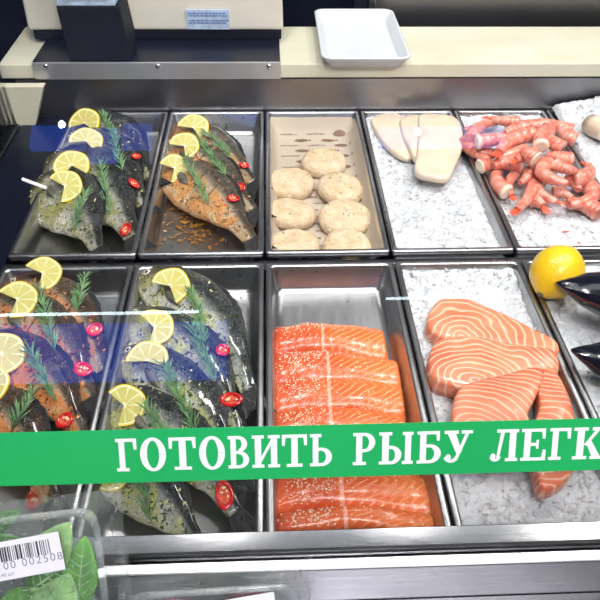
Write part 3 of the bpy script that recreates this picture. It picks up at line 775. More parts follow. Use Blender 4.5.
while y < py1-.012:
    x = px0+.022+(row % 2)*.03
    while x < px1-.045:
        if (row+int(x*60)) % 2 == 0:    # little fish drawing
            L = .034; N = 14
            for i in range(N):
                s0, s1 = i/N, (i+1)/N
                def hh(s): return .0046*sin(pi*min(1, s/.84))**.7+(.0035*(s-.84)/.16 if s > .84 else .0006)
                bm.faces.new((pv(x+L*s0, y-hh(s0)), pv(x+L*s1, y-hh(s1)), pv(x+L*s1, y+hh(s1)), pv(x+L*s0, y+hh(s0))))
        else:                            # line of handwriting
            q = x
            while q < x+.036:
                w_ = rn.uniform(.0012, .003); h_ = rn.uniform(.0008, .0018)
                bm.faces.new((pv(q, y-h_), pv(q+w_, y-h_), pv(q+w_, y+h_), pv(q, y+h_))); q += w_+.0006
        x += .056
    y += .021; row += 1
o = link('print', bm, M['paper_print'], paper)
def patty(px, py, rx, label, ang, seed):
    p = at(px, py, .783); r = rx*(p-CP).length/F*1.06
    e = tag(bpy.data.objects.new('fish_patty', None), label, 'patty', 'round fish patties on printed paper'); COL.objects.link(e); e.location = (p.x, p.y, .7605); e.rotation_euler = (R(5), 0, R(ang))
    bm = bmesh.new(); N = 40; prof = [(0.0, .0215), (.3, .0225), (.6, .0225), (.8, .0215), (.92, .018), (.985, .012), (1, .006), (.96, .001), (.6, 0), (0, 0)]; rings = []
    for i in range(N):
        a = 2*pi*i/N; w_ = 1+.05*noise.noise(V((cos(a)*1.3, sin(a)*1.3, seed)))+.02*noise.noise(V((cos(a)*5, sin(a)*5, seed)))
        rings.append([bm.verts.new((cos(a)*r*q*w_, sin(a)*r*q*w_*.93, z+(.0026*noise.noise(V((cos(a)*q*4, sin(a)*q*4, seed)))+.0012*noise.noise(V((cos(a)*q*13, sin(a)*q*13, seed))) if z > .01 else 0))) for q, z in prof[1:-1]])
    for i in range(N):
        a, b = rings[i], rings[(i+1) % N]
        for k in range(len(a)-1): bm.faces.new((a[k], a[k+1], b[k+1], b[k]))
    bm.faces.new([x[0] for x in rings]); bm.faces.new([x[-1] for x in rings][::-1])
    bmesh.ops.recalc_face_normals(bm, faces=bm.faces)
    link('patty_body', bm, M['patty'], e, True)
    bm = bmesh.new(); rn = random.Random(seed)
    for _ in range(6):
        a = rn.uniform(0, 6.28); q = rn.uniform(.1, .75)*r; c = V((cos(a)*q, sin(a)*q, .0228)); d = V((rn.gauss(0, 1), rn.gauss(0, 1), 0)).normalized()*rn.uniform(.001, .0026)
        s = V((-d.y, d.x, 0))*.45
        vs = [bm.verts.new(c+d+V((0, 0, .0004))), bm.verts.new(c+s+V((0, 0, .0012))), bm.verts.new(c-d), bm.verts.new(c-s+V((0, 0, -.001)))]; bmesh.ops.convex_hull(bm, input=vs)
    link('herb_flecks', bm, M['herbleaf'], e)
for i, a in enumerate([
 (324, 157, 21.5, 'fish patty alone at the back of the paper-lined tray', 10), (291, 178, 23, 'left fish patty in the second row from the back', 40), (340, 183, 23.5, 'right fish patty in the second row from the back', 90),
 (291, 208, 24, 'left fish patty in the third row, middle of the tray', 150), (345, 212, 26, 'right fish patty in the third row, largest looking', 20), (294, 240, 25, 'front left fish patty by the tray rim', 200), (348, 241, 25, 'front right fish patty by the folded paper corner', 300)]):
    patty(*a, i+1)
# ================================================================== SALMON FILLETS
def fillet(tl, tr, brp, bl, z, th, label, seed, sesame=60, tilt=0):
    P = [at(*q, z) for q in (bl, brp, tr, tl)]
    c = sum(P, V())/4; c.z = 0
    e = tag(bpy.data.objects.new('salmon_fillet', None), label, 'salmon fillet', 'salmon fillets with sesame'); COL.objects.link(e); e.location = (c.x, c.y, z-th)
    def S(u, v):
        p = (P[0]*(1-u)+P[1]*u)*(1-v)+(P[3]*(1-u)+P[2]*u)*v; p = V((p.x-c.x, p.y-c.y, 0))
        p.y += .004*noise.noise(V((u*3, seed, v)))+.006*sin(pi*u)
        return p
    bm = bmesh.new(); uvl = bm.loops.layers.uv.new('UVMap'); nx, ny = 56, 18; T = []; Bt = []
    def H(u, v):
        q = 1-abs(2*v-1)**3.0; qx = min(1, (u/.06)**.5 if u < .06 else 1)*min(1, ((1-u)/.03)**.5 if u > .97 else 1)
        hh = th*(.72+.28*sin(pi*min(1, u*1.1+.05)))*(.12+.88*q**.7)*(.35+.65*qx)
        return hh+.0025*noise.noise(V((u*5, v*2, seed)))+.014*v*tilt
    for j in range(ny+1):
        v = j/ny; T.append([bm.verts.new(S(i/nx, v)+V((0, 0, H(i/nx, v)))) for i in range(nx+1)])
        Bt.append([bm.verts.new(S(i/nx, v)*.985) for i in range(nx+1)])
    def fc(vs, uv):
        f = bm.faces.new(vs); f.smooth = True
        for lp, q in zip(f.loops, uv): lp[uvl].uv = q
    for j in range(ny):
        for i in range(nx):
            uv = [(i/nx, j/ny), ((i+1)/nx, j/ny), ((i+1)/nx, (j+1)/ny), (i/nx, (j+1)/ny)]
            fc((T[j][i], T[j][i+1], T[j+1][i+1], T[j+1][i]), uv); fc((Bt[j][i], Bt[j+1][i], Bt[j+1][i+1], Bt[j][i+1]), [uv[0], uv[3], uv[2], uv[1]])
    for i in range(nx):
        fc((Bt[0][i], Bt[0][i+1], T[0][i+1], T[0][i]), [(i/nx, 0)]*4); fc((Bt[ny][i+1], Bt[ny][i], T[ny][i], T[ny][i+1]), [(i/nx, 1)]*4)
    for j in range(ny):
        fc((Bt[j+1][0], Bt[j][0], T[j][0], T[j+1][0]), [(0, j/ny)]*4); fc((Bt[j][nx], Bt[j+1][nx], T[j+1][nx], T[j][nx]), [(1, j/ny)]*4)
    bmesh.ops.recalc_face_normals(bm, faces=bm.faces)
    link('flesh', bm, M['salmon'], e)
    bm = bmesh.new(); rn = random.Random(seed)
    for _ in range(sesame):
        if rn.random() < .86: u = min(.97, max(.03, rn.gauss(.24, .10)))
        else: u = rn.uniform(.05, .95)
        v = min(.96, max(.04, rn.gauss(.55, .24))); p = S(u, v)+V((0, 0, H(u, v)+.0004)); a = rn.uniform(0, pi); d = V((cos(a), sin(a), 0)); s = V((-d.y, d.x, 0))
        l, w_ = rn.uniform(.0013, .0019), rn.uniform(.0007, .0010)
        pts = [p+d*l, p+s*w_+d*l*.1, p-d*l*.8, p-s*w_+d*l*.1]; vt = [bm.verts.new(x) for x in pts]; tp = bm.verts.new(p+V((0, 0, .0009))); 
        for k in range(4): bm.faces.new((vt[k], vt[(k+1) % 4], tp))
    so = link('sesame_seeds', bm, M['sesame'], e); so['kind'] = 'stuff'
# from the back of the tray to the front; each front one lies over the edge behind
for i, a in enumerate([
 ((273, 316), (385, 320), (391, 353), (271, 350), .782, .028, 'salmon fillet farthest back in the tray, square cut right end', 70),
 ((271, 343), (400, 350), (405, 383), (270, 384), .786, .030, 'salmon fillet second from the back, dense sesame on its left half', 190),
 ((269, 372), (404, 372), (409, 412), (269, 413), .786, .030, 'salmon fillet third from the back, broad with pale chevron lines', 130),
 ((270, 402), (407, 402), (412, 441), (270, 442), .784, .030, 'salmon fillet whose front half is hidden by the green strip', 110),
 ((271, 436), (418, 432), (424, 474), (271, 474), .784, .030, 'salmon fillet almost fully hidden behind the green strip', 60),
 ((270, 468), (428, 464), (439, 514), (270, 512), .786, .032, 'salmon fillet just below the green strip, darker and sesame sprinkled', 120),
 ((273, 503), (436, 503), (443, 535), (273, 535), .790, .034, 'salmon fillet nearest the front rail, cut off by the rail', 90)]):
    fillet(*a[:7], seed=i+11, sesame=int(a[7]*1.4))
# ================================================================== OUTLINED SLABS (salmon cuts, squid)
def smoothpts(pts, n=72):
    out = []; N = len(pts)
    per = [(pts[(i+1) % N]-pts[i]).length for i in range(N)]; tot = sum(per)
    for i in range(N):
        p0, p1, p2, p3 = pts[i-1], pts[i], pts[(i+1) % N], pts[(i+2) % N]; k = max(2, round(n*per[i]/tot))
        for j in range(k):
            t_ = j/k; out.append(.5*((2*p1)+(p2-p0)*t_+(2*p0-5*p1+4*p2-p3)*t_*t_+(3*p1-p0-3*p2+p3)*t_**3))
    return out
def slab(name, outline, z, th, m, label, cat, group, cen=None, wav=.003, seed=0, tilt=(0, 0), floor_z=None):
    W = smoothpts([at(*q, z) for q in outline]); c = at(*cen, z) if cen else sum(W, V())/len(W)
    bm = bmesh.new(); rings = []
    prof = [(1.0, -th*.95), (1.012, -th*.55), (1.0, -th*.18), (.975, 0), (.9, .001), (.75, .002), (.55, .0025), (.35, .003), (.15, .003)]
    for s, dz in prof:
        r_ = []
        for p in W:
            q = (p-c)*s; r_.append(bm.verts.new((q.x, q.y, dz+wav*noise.noise(V((q.x*22, q.y*22, seed)))*(1 if dz > -th*.5 else .3)+q.x*tilt[0]+q.y*tilt[1])))
        rings.append(r_)
    n = len(W)
    for a, b in zip(rings, rings[1:]):
        for k in range(n): bm.faces.new((a[k], a[(k+1) % n], b[(k+1) % n], b[k]))
    bm.faces.new(rings[0][::-1]); bm.faces.new(rings[-1])
    bmesh.ops.recalc_face_normals(bm, faces=bm.faces)
    o = link(name, bm, m, None, True); o.location = c; tag(o, label, cat, group); return o
GS = 'marbled salmon cuts on ice'
slab('salmon_cut', [(427, 322), (431, 308), (440, 299), (455, 297), (472, 300), (490, 307), (512, 317), (535, 329), (551, 337), (559, 344), (558, 352), (545, 352), (525, 349), (505, 345), (480, 341), (455, 340), (438, 336), (429, 329)], .806, .024, M['salmon_cut'],
     'marbled salmon cut farthest back on the ice, tapering to the right', 'salmon cut', GS, (475, 322), seed=1)
slab('salmon_cut', [(430, 352), (436, 341), (452, 337), (480, 337), (505, 342), (530, 347), (553, 350), (560, 362), (556, 374), (535, 380), (505, 386), (475, 389), (450, 384), (434, 378), (429, 366)], .812, .028, M['salmon_cut'],
     'marbled salmon cut in the middle of the stack on ice', 'salmon cut', GS, (490, 364), seed=2)
slab('salmon_cut', [(455, 396), (464, 384), (482, 378), (505, 374), (530, 366), (545, 369), (541, 385), (534, 400), (528, 416), (540, 432), (545, 444), (520, 452), (480, 450), (458, 440), (452, 420)], .822, .026, M['salmon_cut'],
     'marbled salmon steak with closed rings just above the green strip', 'salmon cut', GS, (500, 414), seed=3)
slab('salmon_cut', [(541, 368), (552, 366), (560, 376), (567, 392), (573, 410), (580, 440), (574, 470), (560, 484), (543, 488), (536, 470), (531, 445), (534, 425), (540, 405), (538, 385)], .818, .024, M['salmon_cut'],
     'narrow marbled salmon flap whose tip shows below the green strip', 'salmon cut', GS, (556, 430), seed=4)
GQ = 'pale squid pieces on ice'
slab('squid_piece', [(372, 118), (392, 112), (402, 116), (408, 130), (416, 148), (410, 157), (398, 154), (385, 143), (376, 131)], .800, .011, M['squid'], 'thin pale squid piece at the left of the three on ice', 'squid', GQ, (394, 134), seed=5)
slab('squid_piece', [(401, 118), (412, 114), (430, 118), (436, 132), (430, 152), (416, 158), (408, 146), (402, 132)], .808, .012, M['squid'], 'pale squid piece in the middle with a folded top edge', 'squid', GQ, (418, 136), seed=6)
slab('squid_piece', [(420, 114), (440, 113), (457, 119), (463, 132), (462, 148), (455, 166), (448, 177), (432, 176), (416, 170), (417, 150), (419, 132)], .816, .013, M['squid'], 'largest pale squid piece at the right, squared front end', 'squid', GQ, (438, 146), seed=7)
# small tube in the corner heap
bm = bmesh.new(); N = 20; ra = []
for (q, y_) in ((.017, 0), (.019, .004), (.021, .03), (.020, .05), (.015, .05), (.014, .004), (.0155, 0)):
    ra.append([bm.verts.new((cos(2*pi*i/N)*q, y_, sin(2*pi*i/N)*q)) for i in range(N)])
for a, b in zip(ra, ra[1:]+ra[:1]):
    for i in range(N): bm.faces.new((a[i], a[(i+1) % N], b[(i+1) % N], b[i]))
bmesh.ops.recalc_face_normals(bm, faces=bm.faces)
o = link('squid_ring', bm, M['squid'], None, True); o.location = at(607, 132, .838); o.rotation_euler = (R(-10), 0, R(15)); tag(o, 'cream squid tube with dark opening on the ice heap at the right edge', 'squid')
# ================================================================== SHRIMPS
def shrimp(p0, p1, bulge, th_px, z, label, fan=True, dz=0.0):
    A = at(*p0, z); B = at(*p1, z-dz); d = B-A; L = d.length; r = th_px*.56*(A-CP).length/F
    e = empty('pink_shrimp', A, label, 'shrimp', 'pink shrimps piled on ice')
    side = V((-d.y, d.x, 0)).normalized(); n = 48
    def P(s): return d*s+side*bulge*L*4*s*(1-s)*(1 if abs(bulge) < .5 else 1)+V((0, 0, .002*sin(pi*s)))
    bm = bmesh.new(); uvl = bm.loops.layers.uv.new('UVMap'); K = 12; rg = []
    for i in range(n+1):
        s = i/n; tg = (P(s+.02)-P(s-.02)).normalized(); a = tg.cross(V((0, 0, 1))).normalized(); b = a.cross(tg)
        q = r*(1.0-.52*s**1.6)*(1-.08*abs(math.cos(pi*6*s))**6)*(.72 if i == 0 else 1)
        rg.append([(bm.verts.new(P(s)+a*cos(2*pi*k/K)*q+b*sin(2*pi*k/K)*q*.92), s) for k in range(K)])
    for i in range(n):
        for k in range(K):
            vs = (rg[i][k], rg[i][(k+1) % K], rg[i+1][(k+1) % K], rg[i+1][k]); f = bm.faces.new([x[0] for x in vs]); f.smooth = True
            for lp, x in zip(f.loops, vs): lp[uvl].uv = (x[1], 0)
    for rr in (rg[0], rg[-1]):
        f = bm.faces.new([x[0] for x in rr])
        for lp, x in zip(f.loops, rr): lp[uvl].uv = (x[1], 0)
    bmesh.ops.recalc_face_normals(bm, faces=bm.faces)
    link('body', bm, M['shrimp_pale' if ('white' in label or 'cut end' in label or 'pale end' in label or 'blunt' in label) and 'right of' not in label else 'shrimp'], e)
    if fan:
        tg = (P(1)-P(.96)).normalized(); a = tg.cross(V((0, 0, 1))).normalized(); bm = bmesh.new()
        for s_ in (-1, -.5, 0, .5, 1):
            dr = (tg+a*s_*.55).normalized(); w_ = a*.0022; b0 = P(1)-tg*.002+V((0, 0, .001*abs(s_))); l = r*(1.7-.3*abs(s_))
            vs = [bm.verts.new(b0+w_*.6), bm.verts.new(b0-w_*.6), bm.verts.new(b0+dr*l*.6+w_), bm.verts.new(b0+dr*l*.6-w_), bm.verts.new(b0+dr*l), bm.verts.new(b0+dr*l*.5+V((0, 0, .0018)))]
            bmesh.ops.convex_hull(bm, input=vs)
        link('tail_fan', bm, M['shrimp_tail'], e)
SH = [
 ((497, 121), (470, 128), .05, 8, .812, 'thin red shrimp lying flat at the far left back of the pile', True),
 ((518, 122), (490, 119), .12, 11, .828, 'shrimp lying highest at the back of the pile against the steel wall', True),
 ((548, 125), (512, 124), .08, 12, .826, 'long shrimp across the back of the pile', False),
 ((572, 132), (548, 122), .12, 14, .822, 'shrimp at the back right of the pile beside the heaped ice', False),
 ((471, 139), (491, 123), .10, 13, .832, 'whitish pink shrimp slanting up at the far left', False),
 ((465, 141), (490, 161), -.12, 13, .812, 'shrimp at the left edge of the pile hanging over the tray rim', True),
 ((476, 142), (511, 136), -.06, 14, .842, 'pale shrimp with white cut end lying level in the upper left', False),
 ((528, 128), (505, 134), -.10, 12, .834, 'shrimp wedged between the long back one and the pale level one', False),
 ((534, 134), (499, 152), -.10, 15, .842, 'thick salmon pink shrimp slanting across the centre top', True),
 ((548, 128), (516, 160), .10, 12, .838, 'slender shrimp slanting down left below the back one', True),
 ((480, 153), (503, 157), .06, 11, .816, 'small darker shrimp under the pale level one', False),
 ((525, 150), (497, 157), .06, 12, .830, 'shrimp with purple sheen in the left centre', False),
 ((479, 167), (500, 167), .10, 14, .812, 'blunt shrimp at the left front end of the pile', False),
 ((523, 165), (493, 166), -.10, 15, .822, 'shrimp lying level with a white split end', False),
 ((541, 147), (546, 126), .05, 14, .850, 'upright shrimp with a round white cut end facing the camera', False),
 ((537, 160), (524, 150), .08, 15, .848, 'stubby shrimp showing a ringed round cut end', False),
 ((563, 149), (548, 136), .15, 14, .838, 'red shrimp with fanned shell at the right centre', True),
 ((576, 140), (560, 130), .15, 13, .822, 'shrimp at the right back partly covered by the red fanned one', True),
 ((571, 160), (547, 155), .12, 14, .838, 'shrimp lying level right of the ringed cut end', False),
 ((555, 165), (577, 172), -.10, 12, .836, 'small shrimp with pale end curled inside the round one', False),
 ((549, 163), (568, 184), -.42, 14, .832, 'C-shaped shrimp curled around at the right centre front', False),
 ((572, 180), (588, 167), -.20, 16, .820, 'broad orange shrimp at the right rim of the tray', True),
 ((508, 193), (499, 171), .18, 15, .806, 'shrimp hanging down on the left front with white cut end', False),
 ((521, 172), (512, 196), -.15, 10, .802, 'thin shrimp just right of the one with white lower end', True),
 ((530, 170), (520, 183), .08, 11, .815, 'short shrimp in the front centre gap', False),
 ((535, 178), (517, 210), .06, 13, .806, 'long shrimp pointing to the front with a red tail', True),
 ((541, 181), (557, 202), -.30, 12, .808, 'bent shrimp in the front centre beside the red tailed one', True),
 ((530, 200), (543, 206), .12, 15, .798, 'short fat shrimp with fanned red legs on the ice at front', True),
 ((552, 193), (572, 198), .10, 11, .802, 'small shrimp tucked behind the bottom right curve', True),
 ((566, 178), (578, 190), .15, 12, .812, 'shrimp above the long curved one at the right', False),
 ((577, 178), (569, 205), .35, 15, .806, 'curved shrimp leading down the right side of the pile', False),
 ((600, 214), (567, 203), -.14, 16, .800, 'thick shrimp farthest to the front right, lying on bare ice', False)]
for a in SH: shrimp(*a)
for (p, lb) in (((566, 232), 'tiny red shell fragment on the ice behind the lemon'), ((579, 243), 'red speck of shell on the ice just above the lemon')):
    q = at(*p, .789); bm = bmesh.new(); L = .008 if p[0] == 566 else .003
    vs = [bm.verts.new(q+V(c)) for c in ((-L, 0, 0), (-L*.4, .002, .001), (L, .001, 0), (L*.3, -.0016, .001), (0, 0, .0025), (0, 0, -.002))]; bmesh.ops.convex_hull(bm, input=vs)
    tag(link('shell_fragment', bm, M['shrimp_tail']), lb, 'shell fragment')
# ================================================================== WHOLE LEMON
c = at(557, 272, .832); bm = bmesh.new(); bmesh.ops.create_uvsphere(bm, u_segments=40, v_segments=28, radius=1)
for v in bm.verts:
    s = v.co.z; k = 1+.0*s; rr = .0375; v.co = V((v.co.x*rr, v.co.y*rr, s*.041+(abs(s)**14)*(.006 if s > 0 else -.005)))
    v.co += v.co.normalized()*.0007*noise.noise(v.co*70)
e = empty('whole_lemon', c, 'whole yellow lemon resting on ice at the right', 'lemon'); 
q = V((-.62, -.62, -.35)).normalized().to_track_quat('-Z', 'Y')
o = link('fruit', bm, M['lemon_skin'], e, True); o.rotation_mode = 'QUATERNION'; o.rotation_quaternion = q
bm = bmesh.new(); bmesh.ops.create_uvsphere(bm, u_segments=14, v_segments=8, radius=.0055)
for v in bm.verts: v.co.z = v.co.z*.35-.0455
o = link('stem_scar', bm, M['lemon_tip'], e, True); o.rotation_mode = 'QUATERNION'; o.rotation_quaternion = q
# ================================================================== WHITE STICK
A = at(22, 179, .832); B = at(52, 190, .806); bm = bmesh.new()
d = (B-A).normalized(); s = d.cross(V((0, 0, 1))).normalized()*.004; h = V((0, 0, .0012))
for P_ in (A, B):
    pass
vs = [bm.verts.new(p+a+b) for p in (A, B) for a in (s, -s) for b in (h, -h)]; bmesh.ops.convex_hull(bm, input=vs); bevel(bm, .0006)
tag(link('plastic_stick', bm, M['white_pl']), 'flat white plastic stick poking out at the head of the front bream', 'stick')
# ================================================================== SCALE
e = empty('scale_stand', (-.2, 1.30, .90), 'black scale shelf with screwed steel lip on the cream board', 'shelf')
boxo('deck', (-.255, -.023, .0), (.233, .17, .0065), M['black_gloss'], e)
lip = boxo('lip', (-.256, -.0285, -.028), (.234, -.0235, .006), M['alu'], e, .0008)
for px in (46, 158, 269):
    p = atY(px, 66.5, 1.2715)
    s_ = ball('screw', (p.x+.2, -.030, p.z-.90), .0052, M['screw'], lip, 16, 10, (1, .45, 1))
e = empty('kitchen_scale', (-.22, 1.50, .9065), 'large cream electronic shop scale standing left on the board', 'scale')
boxo('base', (-.258, -.112, 0), (.258, .19, .0195), M['black'], e, .003)
bm = bmesh.new(); box(bm, (-.266, -.116, .020), (.262, .20, .15))
for v in bm.verts:
    if v.co.z > .1 and v.co.y < 0: v.co.y += .010
    if v.co.z > .1: v.co.x *= .985
bevel(bm, .008, 3); link('housing', bm, M['cream_plastic'], e)
plate = prism('data_plate', [(.062, .024), (.150, .023), (.150, .062), (.062, .063)], 'y', -.1175, -.114, M['plate_blue'], e)
bm = bmesh.new(); rn = random.Random(2)
for r_ in range(5):
    x = .066; z_ = .056-.0048*r_
    if r_ == 2:
        continue
    while x < .143:
        w_ = rn.uniform(.002, .008); box(bm, (x, -.1182, z_-.0011), (x+w_, -.1176, z_+.0011)); x += w_+.0016
link('plate_print', bm, M['ink_blue'], plate)
# display column
e2 = empty('display_column', (-.325, 1.32, .9065), 'black tapered display column of the scale with a silver screen head', 'display')
bm = bmesh.new(); vs = []
for z_, x0_, x1_, y0_, y1_ in ((0, -.058, .064, -.040, .05), (.100, -.064, .055, -.030, .05)):
    vs += [bm.verts.new((x, y, z_)) for x in (x0_, x1_) for y in (y0_, y1_)]
bmesh.ops.convex_hull(bm, input=vs); bevel(bm, .003); link('column', bm, M['black'], e2)
boxo('screen_head', (-.062, -.030, .1005), (.048, .05, .19), M['plate_blue'], e2, .003)
boxo('screen', (-.052, -.0315, .112), (.038, -.0303, .165), M['label_white'], e2)
# ================================================================== FOAM TRAY
e = empty('foam_tray', (0, 0, 0), 'empty white foam tray lying on the cream board right of the scale', 'tray')
bm = bmesh.new(); p = at(362, 60, .921)
def fl(hw, hd, z_, rr):
    out = []
    for (cx, cy, a0) in ((hw-rr, hd-rr, 0), (-hw+rr, hd-rr, 90), (-hw+rr, -hd+rr, 180), (hw-rr, -hd+rr, 270)):
        for k in range(7): out.append(bm.verts.new((cx+rr*cos(R(a0+15*k)), cy+rr*sin(R(a0+15*k)), z_)))
    return out
L = [fl(.070, .118, .0, .016), fl(.074, .122, .002, .018), fl(.0885, .137, .022, .02), fl(.0895, .138, .0245, .02), fl(.086, .1345, .026, .02), fl(.083, .1315, .0245, .018), fl(.073, .121, .007, .016), fl(.068, .116, .0045, .014)]
for a, b in zip(L, L[1:]):
    for k in range(28): bm.faces.new((a[k], a[(k+1) % 28], b[(k+1) % 28], b[k]))
bm.faces.new(L[0][::-1]); bm.faces.new(L[-1]); bmesh.ops.recalc_face_normals(bm, faces=bm.faces)
link('tray_shell', bm, M['foam'], e, True); e.location = (p.x+.010, 1.247+.138, .8990)
# ================================================================== FRONT GLASS AND STRIP
GP = V((0, .3065, .800)); GU = V((0, .5, .8660)); GN = V((0, -.8660, .5))
e = empty('front_glass', GP, 'large sloping clear glass pane of the display case front', 'glass', None, frame(GP, V((1, 0, 0)), GN))
# local x = world x, y = up the slope, z = outward
boxo('pane', (-.50, .0, -.0025), (1.13, .60, .0015), M['glass'], e)
boxo('top_edge', (-.50, .6002, -.0027), (1.13, .6025, .0017), M['glass_edge'], e)
GW = e.matrix_world.copy(); 
FM = frame(GP, V((1, 0, 0)), GN); FI = FM.inverted()
def onglass(px, py):
    q = FI @ atP(px, py, GP+GN*.0018, GN); return q.x, q.y
y_top = onglass(300, 425.5)[1]; y_bot = onglass(300, 478)[1]
xr = onglass(300, 450)[0]
rotz = R(-.0)
st = empty('green_strip', GP, 'long green sticker strip with white slogan lettering across the front glass', 'sticker', None, FM @ Matrix.Translation(V((0, 0, .0016))))
boxo('strip', (-.49, y_bot, 0), (1.10, y_top, .0004), M['green_vinyl'], st)
SER = .10
def glyph(ch):
    S = []; rect = lambda a, b, c, d: S.append([(a, b), (c, b), (c, d), (a, d)])
    def arc(cx, cy, rx, ry, tx, ty, a0, a1, n=18):
        for i in range(n):
            A, B = R(a0+(a1-a0)*i/n), R(a0+(a1-a0)*(i+1)/n)
            S.append([(cx+rx*cos(A), cy+ry*sin(A)), (cx+rx*cos(B), cy+ry*sin(B)), (cx+(rx-tx)*cos(B), cy+(ry-ty)*sin(B)), (cx+(rx-tx)*cos(A), cy+(ry-ty)*sin(A))])
    def foot(x0, x1, y): rect(x0, y, x1, y+SER)
    if ch == 'Г': rect(.14, 0, .42, 1); foot(0, .60, 0); rect(0, .9, 1, 1); S.append([(.86, .66), (1, .66), (1, 1), (.80, 1)])
    if ch == 'О': arc(.5, .5, .5, .52, .27, .10, 0, 360, 40)
    if ch == 'Т': rect(.37, 0, .63, 1); foot(.18, .82, 0); rect(0, .9, 1, 1); S.append([(0, .66), (.11, .66), (.16, 1), (0, 1)]); S.append([(.89, .66), (1, .66), (1, 1), (.84, 1)])
    if ch in 'ВЬБ': rect(.12, 0, .38, 1); foot(0, .55, 0)
    if ch == 'В': foot(0, .55, .9); arc(.5, .75, .42, .25, .27, .10, -90, 90); arc(.52, .27, .48, .27, .28, .10, -90, 90); rect(.3, .45, .55, .55)
    if ch == 'Ь': foot(0, .52, .9); arc(.52, .29, .48, .29, .28, .10, -90, 90); rect(.3, .48, .55, .58)
    if ch == 'Б': rect(0, .9, .93, 1); S.append([(.82, .70), (.93, .70), (.93, 1), (.76, 1)]); arc(.52, .30, .48, .30, .28, .10, -90, 90); rect(.3, .50, .55, .60)
    if ch == 'И':
        rect(.10, 0, .33, 1); rect(.67, 0, .90, 1)
        for x in (0, .57):
            foot(x, x+.43, 0); foot(x, x+.43, .9)
        S.append([(.30, .12), (.70, .72), (.70, .90), (.30, .30)])
    if ch == 'Р': rect(.14, 0, .42, 1); foot(0, .60, 0); foot(0, .55, .9); arc(.52, .70, .48, .30, .28, .10, -90, 90); rect(.35, .40, .55, .50)
    if ch == 'Ы':
        rect(.09, 0, .29, 1); foot(0, .40, 0); foot(0, .38, .9); arc(.36, .29, .30, .29, .19, .10, -90, 90); rect(.2, .48, .38, .58)
        rect(.76, 0, .94, 1); foot(.68, 1, 0); foot(.68, 1, .9)
    if ch == 'У':
        foot(0, .50, .9); foot(.60, 1, .9); S.append([(.10, .92), (.40, .92), (.64, .34), (.48, .22)]); S.append([(.75, .92), (.88, .92), (.48, .06), (.38, .12)])
        arc(.26, .18, .26, .18, .16, .10, 180, 350, 14); arc(.16, .17, .10, .10, .10, .10, 0, 360, 12)
    if ch == 'Л':
        rect(.68, 0, .92, 1); foot(.56, 1, 0); foot(.22, 1, .9); S.append([(.36, .92), (.50, .92), (.36, .18), (.24, .10)])
        arc(.20, .16, .20, .16, .14, .09, 190, 360, 12); arc(.12, .16, .10, .10, .10, .10, 0, 360, 12)
    if ch == 'Е':
        rect(.12, 0, .38, 1); rect(0, .9, .95, 1); rect(0, 0, 1, .1); rect(.3, .46, .66, .56); S.append([(.85, .68), (.95, .68), (.95, 1), (.78, 1)]); S.append([(.88, .34), (1, .34), (1, 0), (.80, 0)]); rect(.60, .37, .70, .65)
    if ch == 'К':
        rect(.12, 0, .36, 1); foot(0, .48, 0); foot(0, .48, .9); S.append([(.36, .46), (.46, .42), (.86, .92), (.72, .92)]); foot(.60, 1, .9)
        S.append([(.42, .52), (.56, .64), (.94, .06), (.66, .06)]); foot(.58, 1.04, 0)
    return S
LET = [('Г', 116, 137), ('О', 140, 166), ('Т', 169, 196), ('О', 199, 225), ('В', 228, 249), ('И', 252, 280), ('Т', 282, 307), ('Ь', 310, 332), ('Р', 353, 375), ('Ы', 379, 413), ('Б', 417, 441), ('У', 444, 472),
       ('Л', 490, 518), ('Е', 521, 546), ('Г', 549, 570), ('К', 573, 603), ('О', 606, 632)]
yt = onglass(300, 434.2)[1]; yb = onglass(300, 466.5)[1]
for ch, xa, xb in LET:
    ymid = 458-.021*(xa-100)*1.0
    X0 = onglass(xa, ymid-5)[0]; X1 = onglass(xb, ymid-5)[0]
    bm = bmesh.new()
    for i, poly in enumerate(glyph(ch)):
        zz = .0006+.00001*i
        bm.faces.new([bm.verts.new((X0+(X1-X0)*p_[0], yb+(yt-yb)*p_[1], zz)) for p_ in poly])
    bmesh.ops.recalc_face_normals(bm, faces=bm.faces)
    link('letter', bm, M['white_vinyl'], st)
# left side glass
e = prism('side_glass', [(.315, .79), (1.24, .79), (1.24, 1.30), (.60, 1.30)], 'x', -.512, -.507, M['glass']); tag(e, 'clear side glass pane at the left end of the case', 'glass')
o = prism('glass_channel', [(.315, .790), (1.24, .790), (1.24, .806), (.322, .806)], 'x', -.519, -.5125, M['glass_edge']); tag(o, 'greenish edge channel under the left side glass', 'channel')
